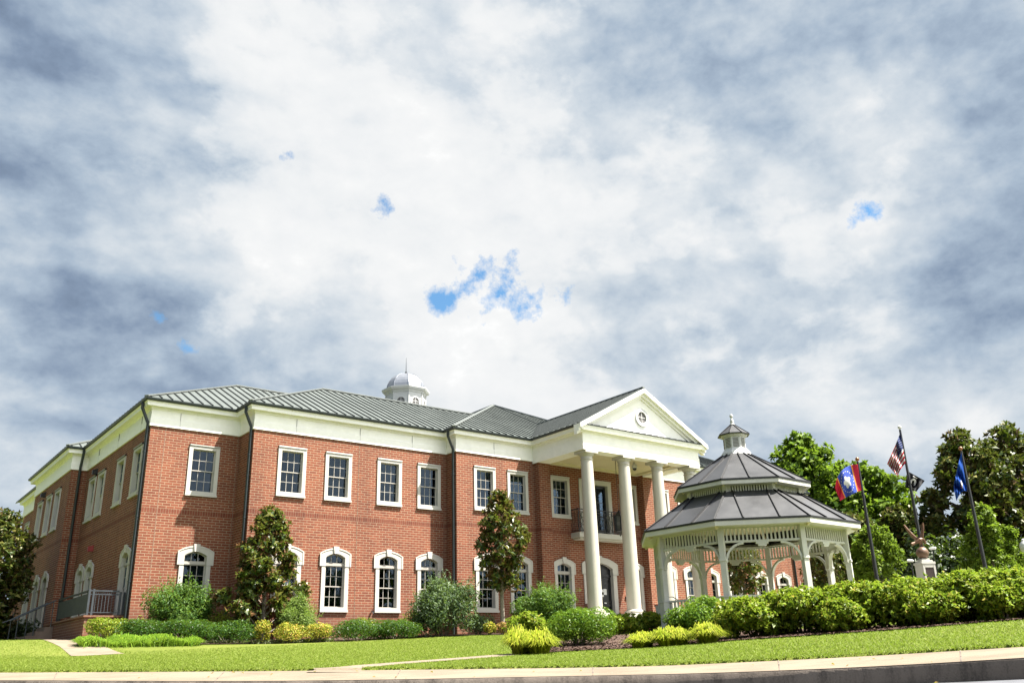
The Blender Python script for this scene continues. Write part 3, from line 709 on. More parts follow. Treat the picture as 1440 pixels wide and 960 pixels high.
# --- roofs with standing seams
SL = .505
def roof_plane(mb, poly, eave, seams=True, step=.405):
    """poly: 3D points of one slope; eave: direction of the eave; ribs run up the slope"""
    P = [Vector(p) for p in poly]; n = Vector((0, 0, 0))
    for i in range(1, len(P)-1): n += (P[i]-P[0]).cross(P[i+1]-P[0])
    n.normalize()
    if n.z < 0: n = -n
    mb.mi = 0; k = len(P)
    mb.add([p for p in P]+[p-Vector((0, 0, .05)) for p in P], [tuple(range(k)), tuple(range(2*k-1, k-1, -1))]+[(i, i+k, (i+1) % k+k, (i+1) % k) for i in range(k)])
    if not seams: return
    e = Vector(eave).normalized(); gdir = n.cross(e).normalized(); o = P[0]; uv = [((p-o).dot(e), (p-o).dot(gdir)) for p in P]
    lo, hi = min(u for u, _ in uv), max(u for u, _ in uv); c = math.floor(lo/step)*step+step*.5; mb.mi = 1
    while c < hi:
        xs = []
        for (a, b), (a2, b2) in zip(uv, uv[1:]+uv[:1]):
            if (a-c)*(a2-c) < 0: xs.append(b+(b2-b)*(c-a)/(a2-a))
        xs.sort()
        for s0, s1 in zip(xs[::2], xs[1::2]):
            if s1-s0 > .15: mb.bar(o+e*c+gdir*s0+n*.022, o+e*c+gdir*s1+n*.022, .036, .05, n)
        c += step
def caps(mb, pairs, w=.17, t=.05):
    mb.mi = 2
    for a, b in pairs: mb.bar(Vector(a)+Vector((0, 0, .035)), Vector(b)+Vector((0, 0, .035)), w, t)
E0 = .40                                            # eave overhang at the gutter
def zr(d): return ZG+SL*d
rm = MB()
def both(poly, eave):
    roof_plane(rm, poly, eave); roof_plane(rm, [(mir(x), y, z) for x, y, z in poly], (-eave[0], eave[1], eave[2]))
def bcaps(*pairs):
    caps(rm, pairs); caps(rm, [((mir(a[0]), *a[1:]), (mir(b[0]), *b[1:])) for a, b in pairs])
xa, ya = -E0, -E0; yr = 5.0; zA = zr(yr-ya)
xb, yb = XB-E0, YB-E0; hb = 5.75; zBr = zr(hb)
xc_, yc_ = XC-E0, YC-E0; hc = XM-xc_; zCr = zr(hc)
apA = (xa+(yr-ya), yr, zA); vb = (xb+(yr-ya), yr, zA); apB = (xb+hb, yb+hb, zBr); vc = (xc_+hb, yb+hb, zBr); apC = (XM, yc_+hc, zCr)
vB0 = (xb, ya, ZG); vC0 = (xc_, yb, ZG)
yd = 10.0-E0; xd = -.715-E0
both([(xa, ya, ZG), vB0, vb, apA], (1, 0, 0))                                               # wing A front
both([(xa, ya, ZG), apA, (4.9, 14.9, zr(5.3)), (xa, yd, ZG)], (0, 1, 0))                     # wing A side
both([(xb, yb, ZG), apB, vb, vB0], (0, 1, 0)); both([(xb, yb, ZG), vC0, vc, apB], (1, 0, 0))  # wing B hip and front
both([apB, vc, (vc[0], vc[1]+6, zBr-3.0), (apB[0]+.4, vc[1]+6, zBr-3.0)], (1, 0, 0))          # wing B back
both([(xc_, yc_, ZG), apC, (XM, 27, zCr), (xc_, 27, ZG)], (0, 1, 0))                          # centre side slope
gx0 = XPL-E0; GS = .538; zgr = ZG+GS*(XM-gx0); yv = yc_+(zgr-ZG)/SL; yg0 = YP-.37
both([(xc_, yc_, ZG), (gx0, yc_, ZG), (XM, yv, zgr), apC], (1, 0, 0))                         # centre front slope beside the gable
both([(gx0, yg0, ZG), (XM, yg0, zgr), (XM, yv, zgr), (gx0, yc_, ZG)], (0, 1, 0))              # portico gable slopes
both([(xd, yd, ZG), (xa, yd, ZG), (4.2, 14.2, zr(4.6)), (xd+4.6, yd+4.6, zr(4.6))], (1, 0, 0))
both([(xd, yd, ZG), (xd+4.6, yd+4.6, zr(4.6)), (xd, yd+9.2, ZG)], (0, 1, 0)); both([(xd, yd+9.2, ZG), (xd+4.6, yd+4.6, zr(4.6)), (5, yd+9.2, ZG)], (1, 0, 0))
both([(xa, 18.0, ZG), (5, 18.0, zr(5.4)), (5, 27, zr(5.4)), (xa, 27, ZG)], (0, 1, 0))
bcaps(((xa, ya, ZG), apA), (apA, vb), ((xb, yb, ZG), apB), (apB, vc), ((xc_, yc_, ZG), apC), ((xd, yd, ZG), (xd+4.6, yd+4.6, zr(4.6))))
caps(rm, [(apC, (XM, 27, zCr)), ((XM, yg0, zgr), (XM, yv, zgr))])
hp(rm, 'roof', [MAT['roof'], MAT['seam'], MAT['ridge']])

# --- pediment
m = MB(); fx = lambda u, w, t: (u, t, w)
def chevron(o0, o1, y0, y1, ext=0):
    """raking moulding between vertical offsets o0 > o1 below the gable roof"""
    for s in (1, -1):
        q = lambda x: x if s == 1 else mir(x)
        b0 = gx0-.03; m.prism([(q(b0), ZG+.02-o0), (XM, zgr+.02-o0), (XM, zgr+.02-o1), (q(b0), ZG+.02-o1)], fx, y0, y1)
chevron(.05, .26, yg0-.02, YP+.1); chevron(.26, .40, yg0+.14, YP+.1); chevron(.40, .52, YP-.10, YP+.1)
hp(m, 'raking_cornice', MAT['trim'])
m = MB(); m.prism([(XPL-.05, 8.95), (XPR+.05, 8.95), (XM, zgr-.25)], fx, YP-.03, YP+.2)
ped = hp(m, 'pediment', MAT['trim'])
OCZ = 9.86
def disc(r, n=32): return [(XM+r*math.cos(2*math.pi*k/n), OCZ+r*math.sin(2*math.pi*k/n)) for k in range(n)]
m = MB(); m.ring(disc(.44), disc(.29), fx, YP-.03, YP-.11)
oc = sub(m, 'oculus', MAT['white'], ped, (XM, 0, 0))
m = MB(); m.prism(disc(.30), fx, YP-.034, YP-.04)
sub(m, 'oculus_louver', MAT['louver'], ped, (XM, 0, 0))
m = MB(); m.box(XM-.012, XM+.012, YP-.07, YP-.045, OCZ-.28, OCZ+.28); m.box(XM-.28, XM+.28, YP-.068, YP-.047, OCZ-.012, OCZ+.012); sub(m, 'oculus_bar', MAT['white'], ped, (XM, 0, 0))
m = MB(); m.prism([(YP-.38, 8.952), (YP-.02, 9.06), (YP-.02, 9.04), (YP-.38, 8.93)], lambda u, w, t: (t, u, w), gx0+.02, mir(gx0)-.02)
for k in range(19):
    x = gx0+.3+k*.43; m.bar((x, YP-.38, 8.965), (x, YP-.02, 9.07), .03, .03)
hp(m, 'cornice_flashing', MAT['gutter'])
# --- portico: beams, ceiling, columns, floor, steps
m = MB(); zb0 = 7.85
m.box(XPL-.0, XPR, YP, YP+.56, zb0, ZB+.4); m.box(XPL, XPL+.70, YP+.565, YC-.42, zb0+.0, ZB+.4); m.box(XPR-.70, XPR, YP+.565, YC-.42, zb0, ZB+.4)
m.box(XPL-.052, XPR+.052, YP-.052, YP, zb0, ZB-.003); m.box(XPL-.052, XPL-.002, YP, YC-.03, zb0, ZB-.003); m.box(XPR+.002, XPR+.052, YP, YC-.03, zb0, ZB-.003)
hp(m, 'beam', MAT['trim'])
m = MB(); m.box(XPL+.705, XPR-.705, YP+.565, YC, 8.02, 8.10)
for x in (19.4, XM, 23.2): m.box(x-.01, x+.01, YP+.57, YC, 8.014, 8.018)
m.box(XPL+.71, XPR-.71, -4.3, -4.28, 8.012, 8.016)
m.ring([(XPL+.705, YP+.565), (XPR-.705, YP+.565), (XPR-.705, YC), (XPL+.705, YC)], [(XPL+.95, YP+.8), (XPR-.95, YP+.8), (XPR-.95, YC-.25), (XPL+.95, YC-.25)], lambda u, w, t: (u, w, t), 7.93, 8.02)
hp(m, 'portico_ceiling', MAT['ceil'])
PF = .58                                             # porch floor
colx = [17.80, 20.17, 22.43, 24.77]; CY = YP+.29
def shaft():
    m = MB(); prof = []
    for k in range(17):
        t = k/16; prof.append((.325-.055*t**1.8, .30+t*(7.85-PF-.30-.42)))
    m.lathe(prof, 40); return m
proto_c = None
for x in colx:
    if proto_c is None:
        proto_c = shaft().build('column', MAT['column'], hall, smooth=True)
        h = 7.85-PF
        m = MB(); m.box(-.44, .44, -.44, .44, 0, .13); m.build('plinth', MAT['column'], proto_c, bevel=.012)
        m = MB(); m.lathe([(.40, .13), (.435, .15), (.445, .19), (.43, .235), (.385, .25), (.375, .275), (.345, .29), (.33, .30)], 40); m.build('base_moulding', MAT['column'], proto_c, smooth=True)
        m = MB(); m.lathe([(.27, h-.42), (.30, h-.41), (.305, h-.385), (.275, h-.375), (.275, h-.26), (.295, h-.25), (.34, h-.19), (.36, h-.13)], 40); m.box(-.39, .39, -.39, .39, h-.13, h-.002); m.build('capital', MAT['column'], proto_c)
        m = MB(); m.lathe([(.312, 3.0), (.3155, 3.004), (.3155, 3.012), (.311, 3.016)], 40); m.build('shaft_joint', MAT['column'], proto_c, smooth=True)
        c = proto_c
    else: c = copy_part(proto_c, hall)
    c.location = (x-XM, CY, PF)
m = MB(); m.box(XPL-.25, XPR+.25, YP-.25, YC, -.9, PF-.09); 
for k in range(4): m.box(XM-2.6, XM+2.6, YP-.25-.33*(k+1), YP-.25-.33*k, -.9, PF-.09-.165*(k+1))
hp(m, 'porch', MAT['brick'])
m = MB(); m.box(XPL-.29, XPR+.29, YP-.29, YC-.01, PF-.088, PF); hp(m, 'porch_paving', MAT['stone'], bevel=.01)
# --- front door and balcony door
m = MB(); hw_, zi = 1.12, PF
arched_casing(m, 1.10, 1.19, .87, zi, zi-.02, 2.75, 3.26, 3.58, 3.05, 3.32)
m.v = [(v[0]+DOOR_X, v[1]+YC, v[2]) for v in m.v]; fd = hp(m, 'door_surround', MAT['stone'])
m = MB(); d0 = YC+.16
m.prism([(-.86, zi), (.86, zi)]+arch(.86, 3.05, 3.32), lambda u, w, t: (u+DOOR_X, t, w), d0, d0+.05)
for s in (-1, 1):
    for a, b in ((zi+.12, 1.35), (1.45, 2.6)):
        m.ring([(s*.43-.34, a), (s*.43+.34, a), (s*.43+.34, b), (s*.43-.34, b)], [(s*.43-.28, a+.06), (s*.43+.28, a+.06), (s*.43+.28, b-.06), (s*.43-.28, b-.06)], lambda u, w, t: (u+DOOR_X, t, w), d0, d0-.03)
m.box(DOOR_X-.86, DOOR_X+.86, d0-.05, d0, 2.66, 2.76); m.box(DOOR_X-.02, DOOR_X+.02, d0-.045, d0, zi, 2.66)
fdo = hp(m, 'door', MAT['door'])
m = MB(); m.tube([(DOOR_X-.08, d0-.1, 1.25), (DOOR_X-.08, d0-.1, 1.75)], .015, 8); m.tube([(DOOR_X+.08, d0-.1, 1.25), (DOOR_X+.08, d0-.1, 1.75)], .015, 8); sub(m, 'handle', MAT['iron'], fdo, (XM, 0, 0))
for x, z, w, h in ((.40, 1.95, .20, .28), (.22, 2.0, .14, .14), (.22, 1.76, .14, .10), (.38, 1.42, .16, .06)):
    m = MB(); m.box(DOOR_X+x-w/2, DOOR_X+x+w/2, d0-.036, d0-.031, z-h/2, z+h/2); sub(m, 'notice', MAT['paper'], fdo, (XM, 0, 0))
m = MB(); o = [(-1.10, 4.70), (1.10, 4.70), (1.10, 7.42), (-1.10, 7.42)]; i = [(-.87, 4.70), (.87, 4.70), (.87, 7.22), (-.87, 7.22)]
f2 = lambda u, w, t: (u+DOOR_X, t, w)
m.ring(o, i, f2, YC, YC-.05); m.ring([(-.87, 4.7), (.87, 4.7), (.87, 7.22), (-.87, 7.22)], [(-.85, 4.71), (.85, 4.71), (.85, 7.2), (-.85, 7.2)], f2, YC-.045, YC+.24)
m.box(DOOR_X-1.10, DOOR_X+1.10, YC-.075, YC, 7.37, 7.432); hp(m, 'door_surround', MAT['stone'])
m = MB(); d1 = YC+.15
for s in (-1, 1):
    m.ring([(s*.43-.42, 4.73), (s*.43+.42, 4.73), (s*.43+.42, 7.2), (s*.43-.42, 7.2)], [(s*.43-.32, 4.98), (s*.43+.32, 4.98), (s*.43+.32, 7.08), (s*.43-.32, 7.08)], f2, d1, d1+.05)
    for zz in (5.65, 6.35): m.box(DOOR_X+s*.43-.32, DOOR_X+s*.43+.32, d1+.01, d1+.03, zz-.015, zz+.015)
bd = hp(m, 'balcony_door', MAT['door'])
m = MB(); m.box(DOOR_X-.8, DOOR_X+.8, d1+.02, d1+.026, 4.8, 7.18); sub(m, 'pane', MAT['glass'], bd, (XM, 0, 0))
# --- balcony
bx0, bx1, by = 19.60, 23.05, -3.0
m = MB(); m.box(bx0, bx1, by, YC, 4.42, 4.66); m.box(bx0+.12, bx1-.12, by+.12, YC, 4.34, 4.42); bal = hp(m, 'balcony', MAT['stone'], bevel=.01)
m = MB(); za, zb_ = 4.72, 5.80; yf = by+.07
m.box(bx0+.04, bx1-.04, yf-.025, yf+.025, zb_-.04, zb_); m.box(bx0+.04, bx1-.04, yf-.02, yf+.02, za, za+.03); m.box(bx0+.04, bx1-.04, yf-.015, yf+.015, zb_-.16, zb_-.135)
npan = 6; pw = (bx1-bx0-.08)/npan
def circ(cx, cz, r, y, n=16): return [(cx+r*math.cos(2*math.pi*k/n), y, cz+r*math.sin(2*math.pi*k/n)) for k in range(n+1)]
for k in range(npan+1): x = bx0+.04+k*pw; m.box(x-.02, x+.02, yf-.02, yf+.02, 4.66, zb_)
for k in range(npan):
    x = bx0+.04+(k+.5)*pw; c = (za+zb_)/2-.05
    m.tube(circ(x, c, pw*.30, yf), .013, 5); m.tube(circ(x, c+.30, pw*.22, yf), .011, 5); m.tube(circ(x, c-.32, pw*.22, yf), .011, 5)
    for sx in (-1, 1):
        m.tube([(x+sx*pw*.46, yf, za+.03), (x, yf, c), (x+sx*pw*.46, yf, zb_-.16)], .013, 5); m.tube([(x+sx*pw*.46, yf, c), (x, yf, zb_-.15)], .011, 5); m.tube([(x+sx*pw*.46, yf, c), (x, yf, za+.03)], .011, 5)
for xs in (bx0+.06, bx1-.06):
    m.box(xs-.02, xs+.02, yf, YC, zb_-.04, zb_); m.box(xs-.015, xs+.015, yf, YC, za, za+.03)
    for q in range(5): y = yf+.03+q*(YC-yf)/5; m.tube([(xs, y, za), (xs, y+.1, c), (xs, y, zb_)], .013, 5)
sub(m, 'railing', MAT['black'], bal, (XM, 0, 0))
# --- cupola
m = MB(); cx, cyc = XM, 16.42
cup = empty('cupola', (0, cyc, 0)); cup.parent = hall
def oct_(mb, prof, ph=R(22.5), n=8): mb.lathe(prof, n, (0, 0, 0), ph); return mb
k8 = 1/math.cos(R(22.5))
oct_(m, [(1.5*k8, 12.6), (1.5*k8, 14.1), (1.32*k8, 14.2), (1.30*k8, 14.25), (1.30*k8, 16.60), (1.36*k8, 16.64), (1.38*k8, 16.74), (1.52*k8, 16.80), (1.58*k8, 16.92), (1.58*k8, 17.0), (1.28*k8, 17.06)])
m.build('drum', MAT['white'], cup)
m = MB(); oct_(m, [(1.25*k8*math.cos(R(a))**.9 if a < 90 else .05, 17.05+1.22*math.sin(R(a))) for a in (0, 12, 24, 36, 48, 58, 68, 76, 84)]+[(.09, 18.28)]); m.build('dome', MAT['dome'], cup)
m = MB()
for k in range(8):
    a = R(22.5+45*k); m.tube([((1.26*k8*math.cos(R(t))**.9)*math.cos(a), (1.26*k8*math.cos(R(t))**.9)*math.sin(a), 17.06+1.22*math.sin(R(t))) for t in (0, 15, 30, 45, 58, 70, 80, 87)], .018, 5)
m.build('dome_rib', MAT['dome'], cup)
m = MB(); m.lathe([(.10, 18.25), (.11, 18.30), (.055, 18.36), (.085, 18.42), (.03, 18.47)], 12); m.tube([(0, 0, 18.45), (0, 0, 19.5)], [.028, .008], 6); m.build('spire', MAT['iron'], cup, smooth=True)
for k in range(8):
    a = R(45*k); rot = a-math.pi/2
    f3 = lambda u, w, t: (u*math.cos(a+math.pi/2)+(1.30+t)*math.cos(a), u*math.sin(a+math.pi/2)+(1.30+t)*math.sin(a), w)
    m = MB(); z0, zs, zt = 14.6, 15.95, 16.28
    oa = [(.36*math.cos(R(t)), zs+.36*math.sin(R(t))) for t in range(0, 181, 15)]; ia = [(.27*math.cos(R(t)), zs+.27*math.sin(R(t))) for t in range(0, 181, 15)]
    m.ring([(-.36, z0), (.36, z0)]+oa, [(-.27, z0+.08), (.27, z0+.08)]+ia, f3, 0, .05)
    m.prism([(-.015, z0), (.015, z0), (.015, zs+.26), (-.015, zs+.26)], f3, .012, .035)
    for z in (15.05, 15.5, 15.95): m.prism([(-.27, z-.014), (.27, z-.014), (.27, z+.014), (-.27, z+.014)], f3, .014, .034)
    m.prism([(.50, z0-.3), (.56, z0-.3), (.56, 16.6), (.50, 16.6)], f3, 0, .04); m.prism([(-.56, z0-.3), (-.50, z0-.3), (-.50, 16.6), (-.56, 16.6)], f3, 0, .04)
    w = m.build('cupola_window', MAT['white'], cup)
    m = MB(); m.prism([(-.28, z0+.02), (.28, z0+.02)]+ia, f3, .003, .008); m.mi = 0
    o = m.build('cupola_pane', MAT['louver'], cup)
# --- side landing with guard rail and steps
LZ = .84; lx, ly0, ly1 = -1.40, .45, 7.2
m = MB(); m.box(lx, -.002, ly0, ly1, -.9, LZ-.075); land = hp(m, 'landing', MAT['brick'])
m = MB(); m.box(lx-.05, -.002, ly0-.05, ly1, LZ-.073, LZ); sub(m, 'coping', MAT['brick'], land, (XM, 0, 0))
m = MB()
for k in range(5): m.box(lx-.32*(k+1), lx-.32*k-.001, ly1-1.7, ly1, -.6, LZ-.17*(k+1))
sub(m, 'step', MAT['kerbtop'], land, (XM, 0, 0))
m = MB(); y = ly0+.08; zt = LZ+.86
def rail_run(mb, a, b, nb):
    for z in (zt, zt-.13, LZ+.10): mb.bar((*a, z), (*b, z), .045 if z == zt else .03, .05 if z == zt else .03)
    for k in range(1, nb): q = Vector(a).lerp(Vector(b), k/nb); mb.bar((*q, LZ+.1), (*q, zt-.13), .018, .018)
rail_run(m, (lx+.08, y), (-.30, y), 9)
for p in ((lx+.08, y), (lx+.22, y), (-.24, y), (-.1, y)): m.box(p[0]-.035, p[0]+.035, y-.035, y+.035, LZ, zt+(.06 if p[0] < -1 else -.03))
for k in range(14):
    x0 = lx+.16+k*.075; m.tube(circ(x0+.04, zt-.065, .045, y, 8), .008, 4)
sub(m, 'guard_rail', MAT['iron'], land, (XM, 0, 0))
m = MB(); xs = lx+.08; m.box(xs-.03, xs+.03, y+.03, ly1-1.75, zt-.03, zt+.03); m.box(xs-.012, xs+.012, y+.04, ly1-1.75, LZ+.10, zt-.10); m.box(xs-.03, xs+.03, ly1-1.78, ly1-1.72, LZ, zt+.05)
sub(m, 'rail_panel', MAT['ironpanel'], land, (XM, 0, 0))
m = MB()
for yy in (ly1-1.66, ly1-.05):
    m.tube([(lx-.02, yy, zt), (lx-1.45, yy, .95), (lx-1.6, yy, .9)], .025, 6)
    for k in range(3): x = lx-.1-k*.6; z = zt-(.1+k*.6)*(zt-.95)/1.45; m.tube([(x, yy, z), (x, yy, z-1.0)], .018, 6)
sub(m, 'handrail', MAT['iron'], land, (XM, 0, 0))
# --- wall fittings
for x, y, z, mt in ((-.715, 15.6, 7.62, 'black'), (0, 8.0, 7.52, 'black'), (0, 6.88, 3.95, 'red')):
    m = MB(); m.box(x-.22, x, y-.07, y+.07, z-.1, z+.1); m.prism([(x-.22, z+.1), (x, z+.1), (x, z+.18)], lambda u, w, t: (u, t, w), y-.07, y+.07); hp(m, 'wall_light' if mt == 'black' else 'fire_bell', MAT[mt])
m = MB(); m.tube([(9.17, YB, .95), (9.17, YB-.10, .95), (9.17, YB-.12, .85)], .025, 8); m.lathe([(.05, 0), (.05, .02)], 10, (9.17, YB-.1, 1.0)); hp(m, 'hose_tap', MAT['iron'])
m = MB(); m.box(23.0, 23.1, YC-.06, YC, 1.62, 1.74); hp(m, 'intercom', MAT['black'])

# ------------------------------------------------------------------ lantern, camera, pots, rail
lp = on_z(865, 645, 7.98); lc = at(870, 735, (lp[:2]-CAM[:2])@HFW[:2])
t = empty('hanging_lantern', (lp[0], lp[1], lc[2])); tag(t, 'black iron lantern hanging on a chain between the portico columns', 'lantern')
m = MB(); m.tube([(0, 0, .55), (0, 0, 7.98-lc[2]+.04)], .014, 6); m.build('chain', MAT['black'], t)
m = MB(); m.lathe([(.05, .58), (.10, .50), (.16, .44), (.27, .36), (.29, .32), (.25, .31)], 6); m.lathe([(.24, -.34), (.26, -.38), (.14, -.46), (.09, -.52), (.05, -.55), (.02, -.62)], 6)
for k in range(6):
    a = 2*math.pi*k/6; m.tube([(.25*math.cos(a), .25*math.sin(a), .33), (.22*math.cos(a), .22*math.sin(a), -.36)], .03, 5); m.tube([(.26*math.cos(a), .26*math.sin(a), -.36), (.27*math.cos(a), .27*math.sin(a), -.48)], .012, 5); m.tube([(.27*math.cos(a), .27*math.sin(a), .34), (.28*math.cos(a), .28*math.sin(a), .46)], .012, 5)
m.build('frame', MAT['black'], t)
m = MB(); m.lathe([(.19, -.34), (.22, .32)], 6); m.build('glass', MAT['lanternglass'], t)
sc_ = on_z(892, 652, 7.95)
t = empty('security_camera', (sc_[0], sc_[1], 7.95)); tag(t, 'small white dome camera fixed under the portico ceiling', 'camera')
m = MB(); m.lathe([(.05, .09), (.05, -.02), (.13, -.04), (.14, -.2), (.11, -.22)], 16); m.build('housing', MAT['white'], t, smooth=True)
m = MB(); m.lathe([(.10, -.22), (.09, -.29), (.05, -.33), (.01, -.34)], 16); m.build('lens_dome', MAT['black'], t, smooth=True)
def pot(x, y, lab):
    t = empty('planter', (x, y, PF)); tag(t, lab, 'planter', 'planters beside the front door')
    m = MB(); m.lathe([(.24, 0), (.27, .03), (.33, .62), (.37, .64), (.37, .72), (.33, .72), (.32, .66), (.30, .64)], 24); m.build('bowl', MAT['pot'], t, smooth=True)
    m = MB(); m.lathe([(.30, .62), (.02, .66)], 20); m.build('soil', MAT['mulch'], t)
pot(20.0, -3.15, 'brown planter left of the front door'); pot(22.95, -3.0, 'brown planter right of the front door, behind the second column')
pot(24.25, -3.6, 'brown planter near the third portico column')
t = empty('stair_rail', (22.0, YP-.3, 0)); tag(t, 'thin dark handrail sloping down the front steps beside a column', 'handrail')
m = MB(); m.tube([(0, .2, .45), (0, .2, 1.42), (.0, -.1, 1.42), (.0, -1.5, .72)], .022, 8); m.tube([(0, -1.2, -.3), (0, -1.2, .88)], .02, 8); m.build('rail', MAT['black'], t)

# ------------------------------------------------------------------ gazebo
GX, GY, GPH = 11.91, -18.74, R(159.54); GS0 = -.56
gzb = empty('gazebo', (GX, GY, GS0)); tag(gzb, 'white octagonal gazebo with two tiered dark metal roof and small louvred cupola', 'gazebo')
def gp(r, k, z, da=0): a = GPH+k*math.pi/4+da; return Vector((r*math.cos(a), r*math.sin(a), z-GS0))
Zg = lambda z: z-GS0
m = MB(); m.lathe([(2.95, -.3), (2.95, .10), (3.0, .12), (3.0, .16)], 8, (0, 0, 0), GPH); m.build('floor', MAT['gaz_white'], gzb)
RP, RE, ZE, RU, ZU = 2.72, 3.19, 2.14, 2.03, 3.39
def gaz_roof(name, r0, z0, r1, z1, seams):
    m = MB()
    for k in range(8):
        a, b, c, d = gp(r0, k, z0), gp(r0, k+1, z0), gp(r1, k+1, z1), gp(r1, k, z1); m.mi = 0
        m.add([a, b, c, d, a-Vector((0, 0, .04)), b-Vector((0, 0, .04)), c-Vector((0, 0, .04)), d-Vector((0, 0, .04))], [(0, 1, 2, 3), (7, 6, 5, 4), (0, 4, 5, 1)])
        n = (b-a).cross(d-a).normalized(); n = n if n.z > 0 else -n; m.mi = 1
        m.bar(a+Vector((0, 0, .0)), b, .03, .035)
        m.bar(a+n*.012, d+n*.012, .05, .03, n)
        for s in seams:
            p = a.lerp(b, s); # ribs run straight up the slope
            mid0, mid1 = (a+b)/2, (c+d)/2; e = (b-a).normalized(); off = (p-mid0).dot(e); half1 = (c-d).length/2
            full = (b-a).length/2
            f = 1.0 if abs(off) <= half1 else (full-abs(off))/(full-half1)
            q = p+(mid1-mid0)*f; m.bar(p+n*.02, q+n*.02, .026, .045, n)
    m.build(name, [MAT['gaz_roof'], MAT['gaz_seam']], gzb)
gaz_roof('lower_roof', RE, ZE+.01, 1.72, 3.10, (.25, .5, .75) if False else (.31, .69))
gaz_roof('upper_roof', RU, ZU+.01, .36, 4.46, (.5,))
def band(mb, r0, r1, z0, z1):
    for k in range(8): 
        a, b = gp(r0, k, z0), gp(r0, k+1, z0); c, d = gp(r1, k, z0), gp(r1, k+1, z0); h = Vector((0, 0, z1-z0))
        mb.add([a, b, d, c, a+h, b+h, d+h, c+h], [(0, 1, 2, 3), (7, 6, 5, 4), (0, 4, 5, 1), (2, 6, 7, 3)])
m = MB(); band(m, RE-.01, RE-.05, ZE-.15, ZE-.01); band(m, RE-.05, RP-.1, ZE-.15, ZE-.13); m.build('fascia', MAT['gaz_white'], gzb); m = MB(); band(m, RU-.01, RU-.05, ZU-.13, ZU-.01); band(m, RU-.05, 1.6, ZU-.13, ZU-.11); m.build('fascia', MAT['gaz_white'], gzb)
m = MB()
for k in range(8): m.bar(gp(RE-.1, k, ZE-.17), gp(1.7, k, ZE+.55), .06, .12); m.bar(gp(1.9, k, ZU-.12), gp(.3, k, 4.3), .05, .1)
m.lathe([(2.6, Zg(2.40)), (1.72, Zg(2.95))], 8, (0, 0, 0), GPH); m.lathe([(1.72, Zg(2.96)), (.1, Zg(2.98))], 8, (0, 0, 0), GPH)
m.build('rafter', MAT['ceil'], gzb)
# posts with base sleeves and curved brackets
def bracket(mb, k, s):
    """quarter curve from a post to the frieze rail; s = +1 or -1 along the octagon side"""
    p = gp(RP, k, 0); q = gp(RP, k+s, 0); e = (q-p).normalized(); pts = []
    zt = Zg(ZE-.55); r = .48
    for t in range(0, 91, 10): pts.append(p+e*(.08+r*(1-math.cos(R(t))))+Vector((0, 0, zt-r*(1-math.sin(R(t)))-.02-p.z)))
    for a, b in zip(pts, pts[1:]): mb.bar(a, b, .10, .055, e.cross(Vector((0, 0, 1))).cross(b-a) if False else (0, 0, 1))
for k in range(8):
    p = gp(RP, k, 0); a = GPH+k*math.pi/4; c, s = math.cos(a), math.sin(a)
    rot = lambda x, y, z: (p.x+x*c-y*s, p.y+x*s+y*c, z)
    m = MB(); sq = [(-.075, -.075), (.075, -.075), (.075, .075), (-.075, .075)]
    m.prism(sq, lambda u, w, t: rot(u, w, t), Zg(GS0)-.15, Zg(ZE-.14))
    m.prism([(u*1.25, w*1.25) for u, w in sq], lambda u, w, t: rot(u, w, t), Zg(ZE-.5)-.52, Zg(ZE-.50)-.46)
    po = m.build('post', MAT['gaz_white'], gzb, bevel=.008)
    m = MB(); m.prism([(u*1.75, w*1.75) for u, w in sq], lambda u, w, t: rot(u, w, t), Zg(GS0)-.2, .78); m.prism([(u*1.95, w*1.95) for u, w in sq], lambda u, w, t: rot(u, w, t), .78, .81); m.build('post_sleeve', MAT['gaz_white'], po, bevel=.006)
    m = MB(); bracket(m, k, 1); bracket(m, k, -1); m.build('bracket', MAT['gaz_white'], po)
for k in range(8):
    m = MB(); a, b = gp(RP, k, 0), gp(RP, k+1, 0); e = (b-a).normalized(); L = (b-a).length
    P = lambda u, z: a+e*u+Vector((0, 0, z-a.z))
    m.bar(P(.07, Zg(ZE-.52)), P(L-.07, Zg(ZE-.52)), .07, .055); m.bar(P(.07, Zg(ZE-.16)), P(L-.07, Zg(ZE-.16)), .06, .06)
    n = 18
    for j in range(n): u = .1+(L-.2)*(j+.5)/n; m.bar(P(u, Zg(ZE-.5)), P(u, Zg(ZE-.18)), .045, .03, e.cross(Vector((0, 0, 1))))
    m.bar(P(L/2-.16, Zg(ZE-.575)), P(L/2+.16, Zg(ZE-.575)), .09, .055); m.bar(P(L/2-.11, Zg(ZE-.63)), P(L/2+.11, Zg(ZE-.63)), .085, .055)
    m.build('frieze_panel', MAT['gaz_white'], gzb)
    if k not in (7, 6):
        m = MB()
        m.bar(P(.1, .80), P(L-.1, .80), .09, .05); m.bar(P(.1, .24), P(L-.1, .24), .06, .05)
        for j in range(15): u = .12+(L-.24)*(j+.5)/15; m.bar(P(u, .24), P(u, .8), .035, .035)
        m.build('railing', MAT['gaz_white'], gzb)
m = MB(); m.bar(gp(2.35, 0, GS0+.45), gp(2.35, 1, GS0+.45), .38, .05); m.build('bench', MAT['louver'], gzb)
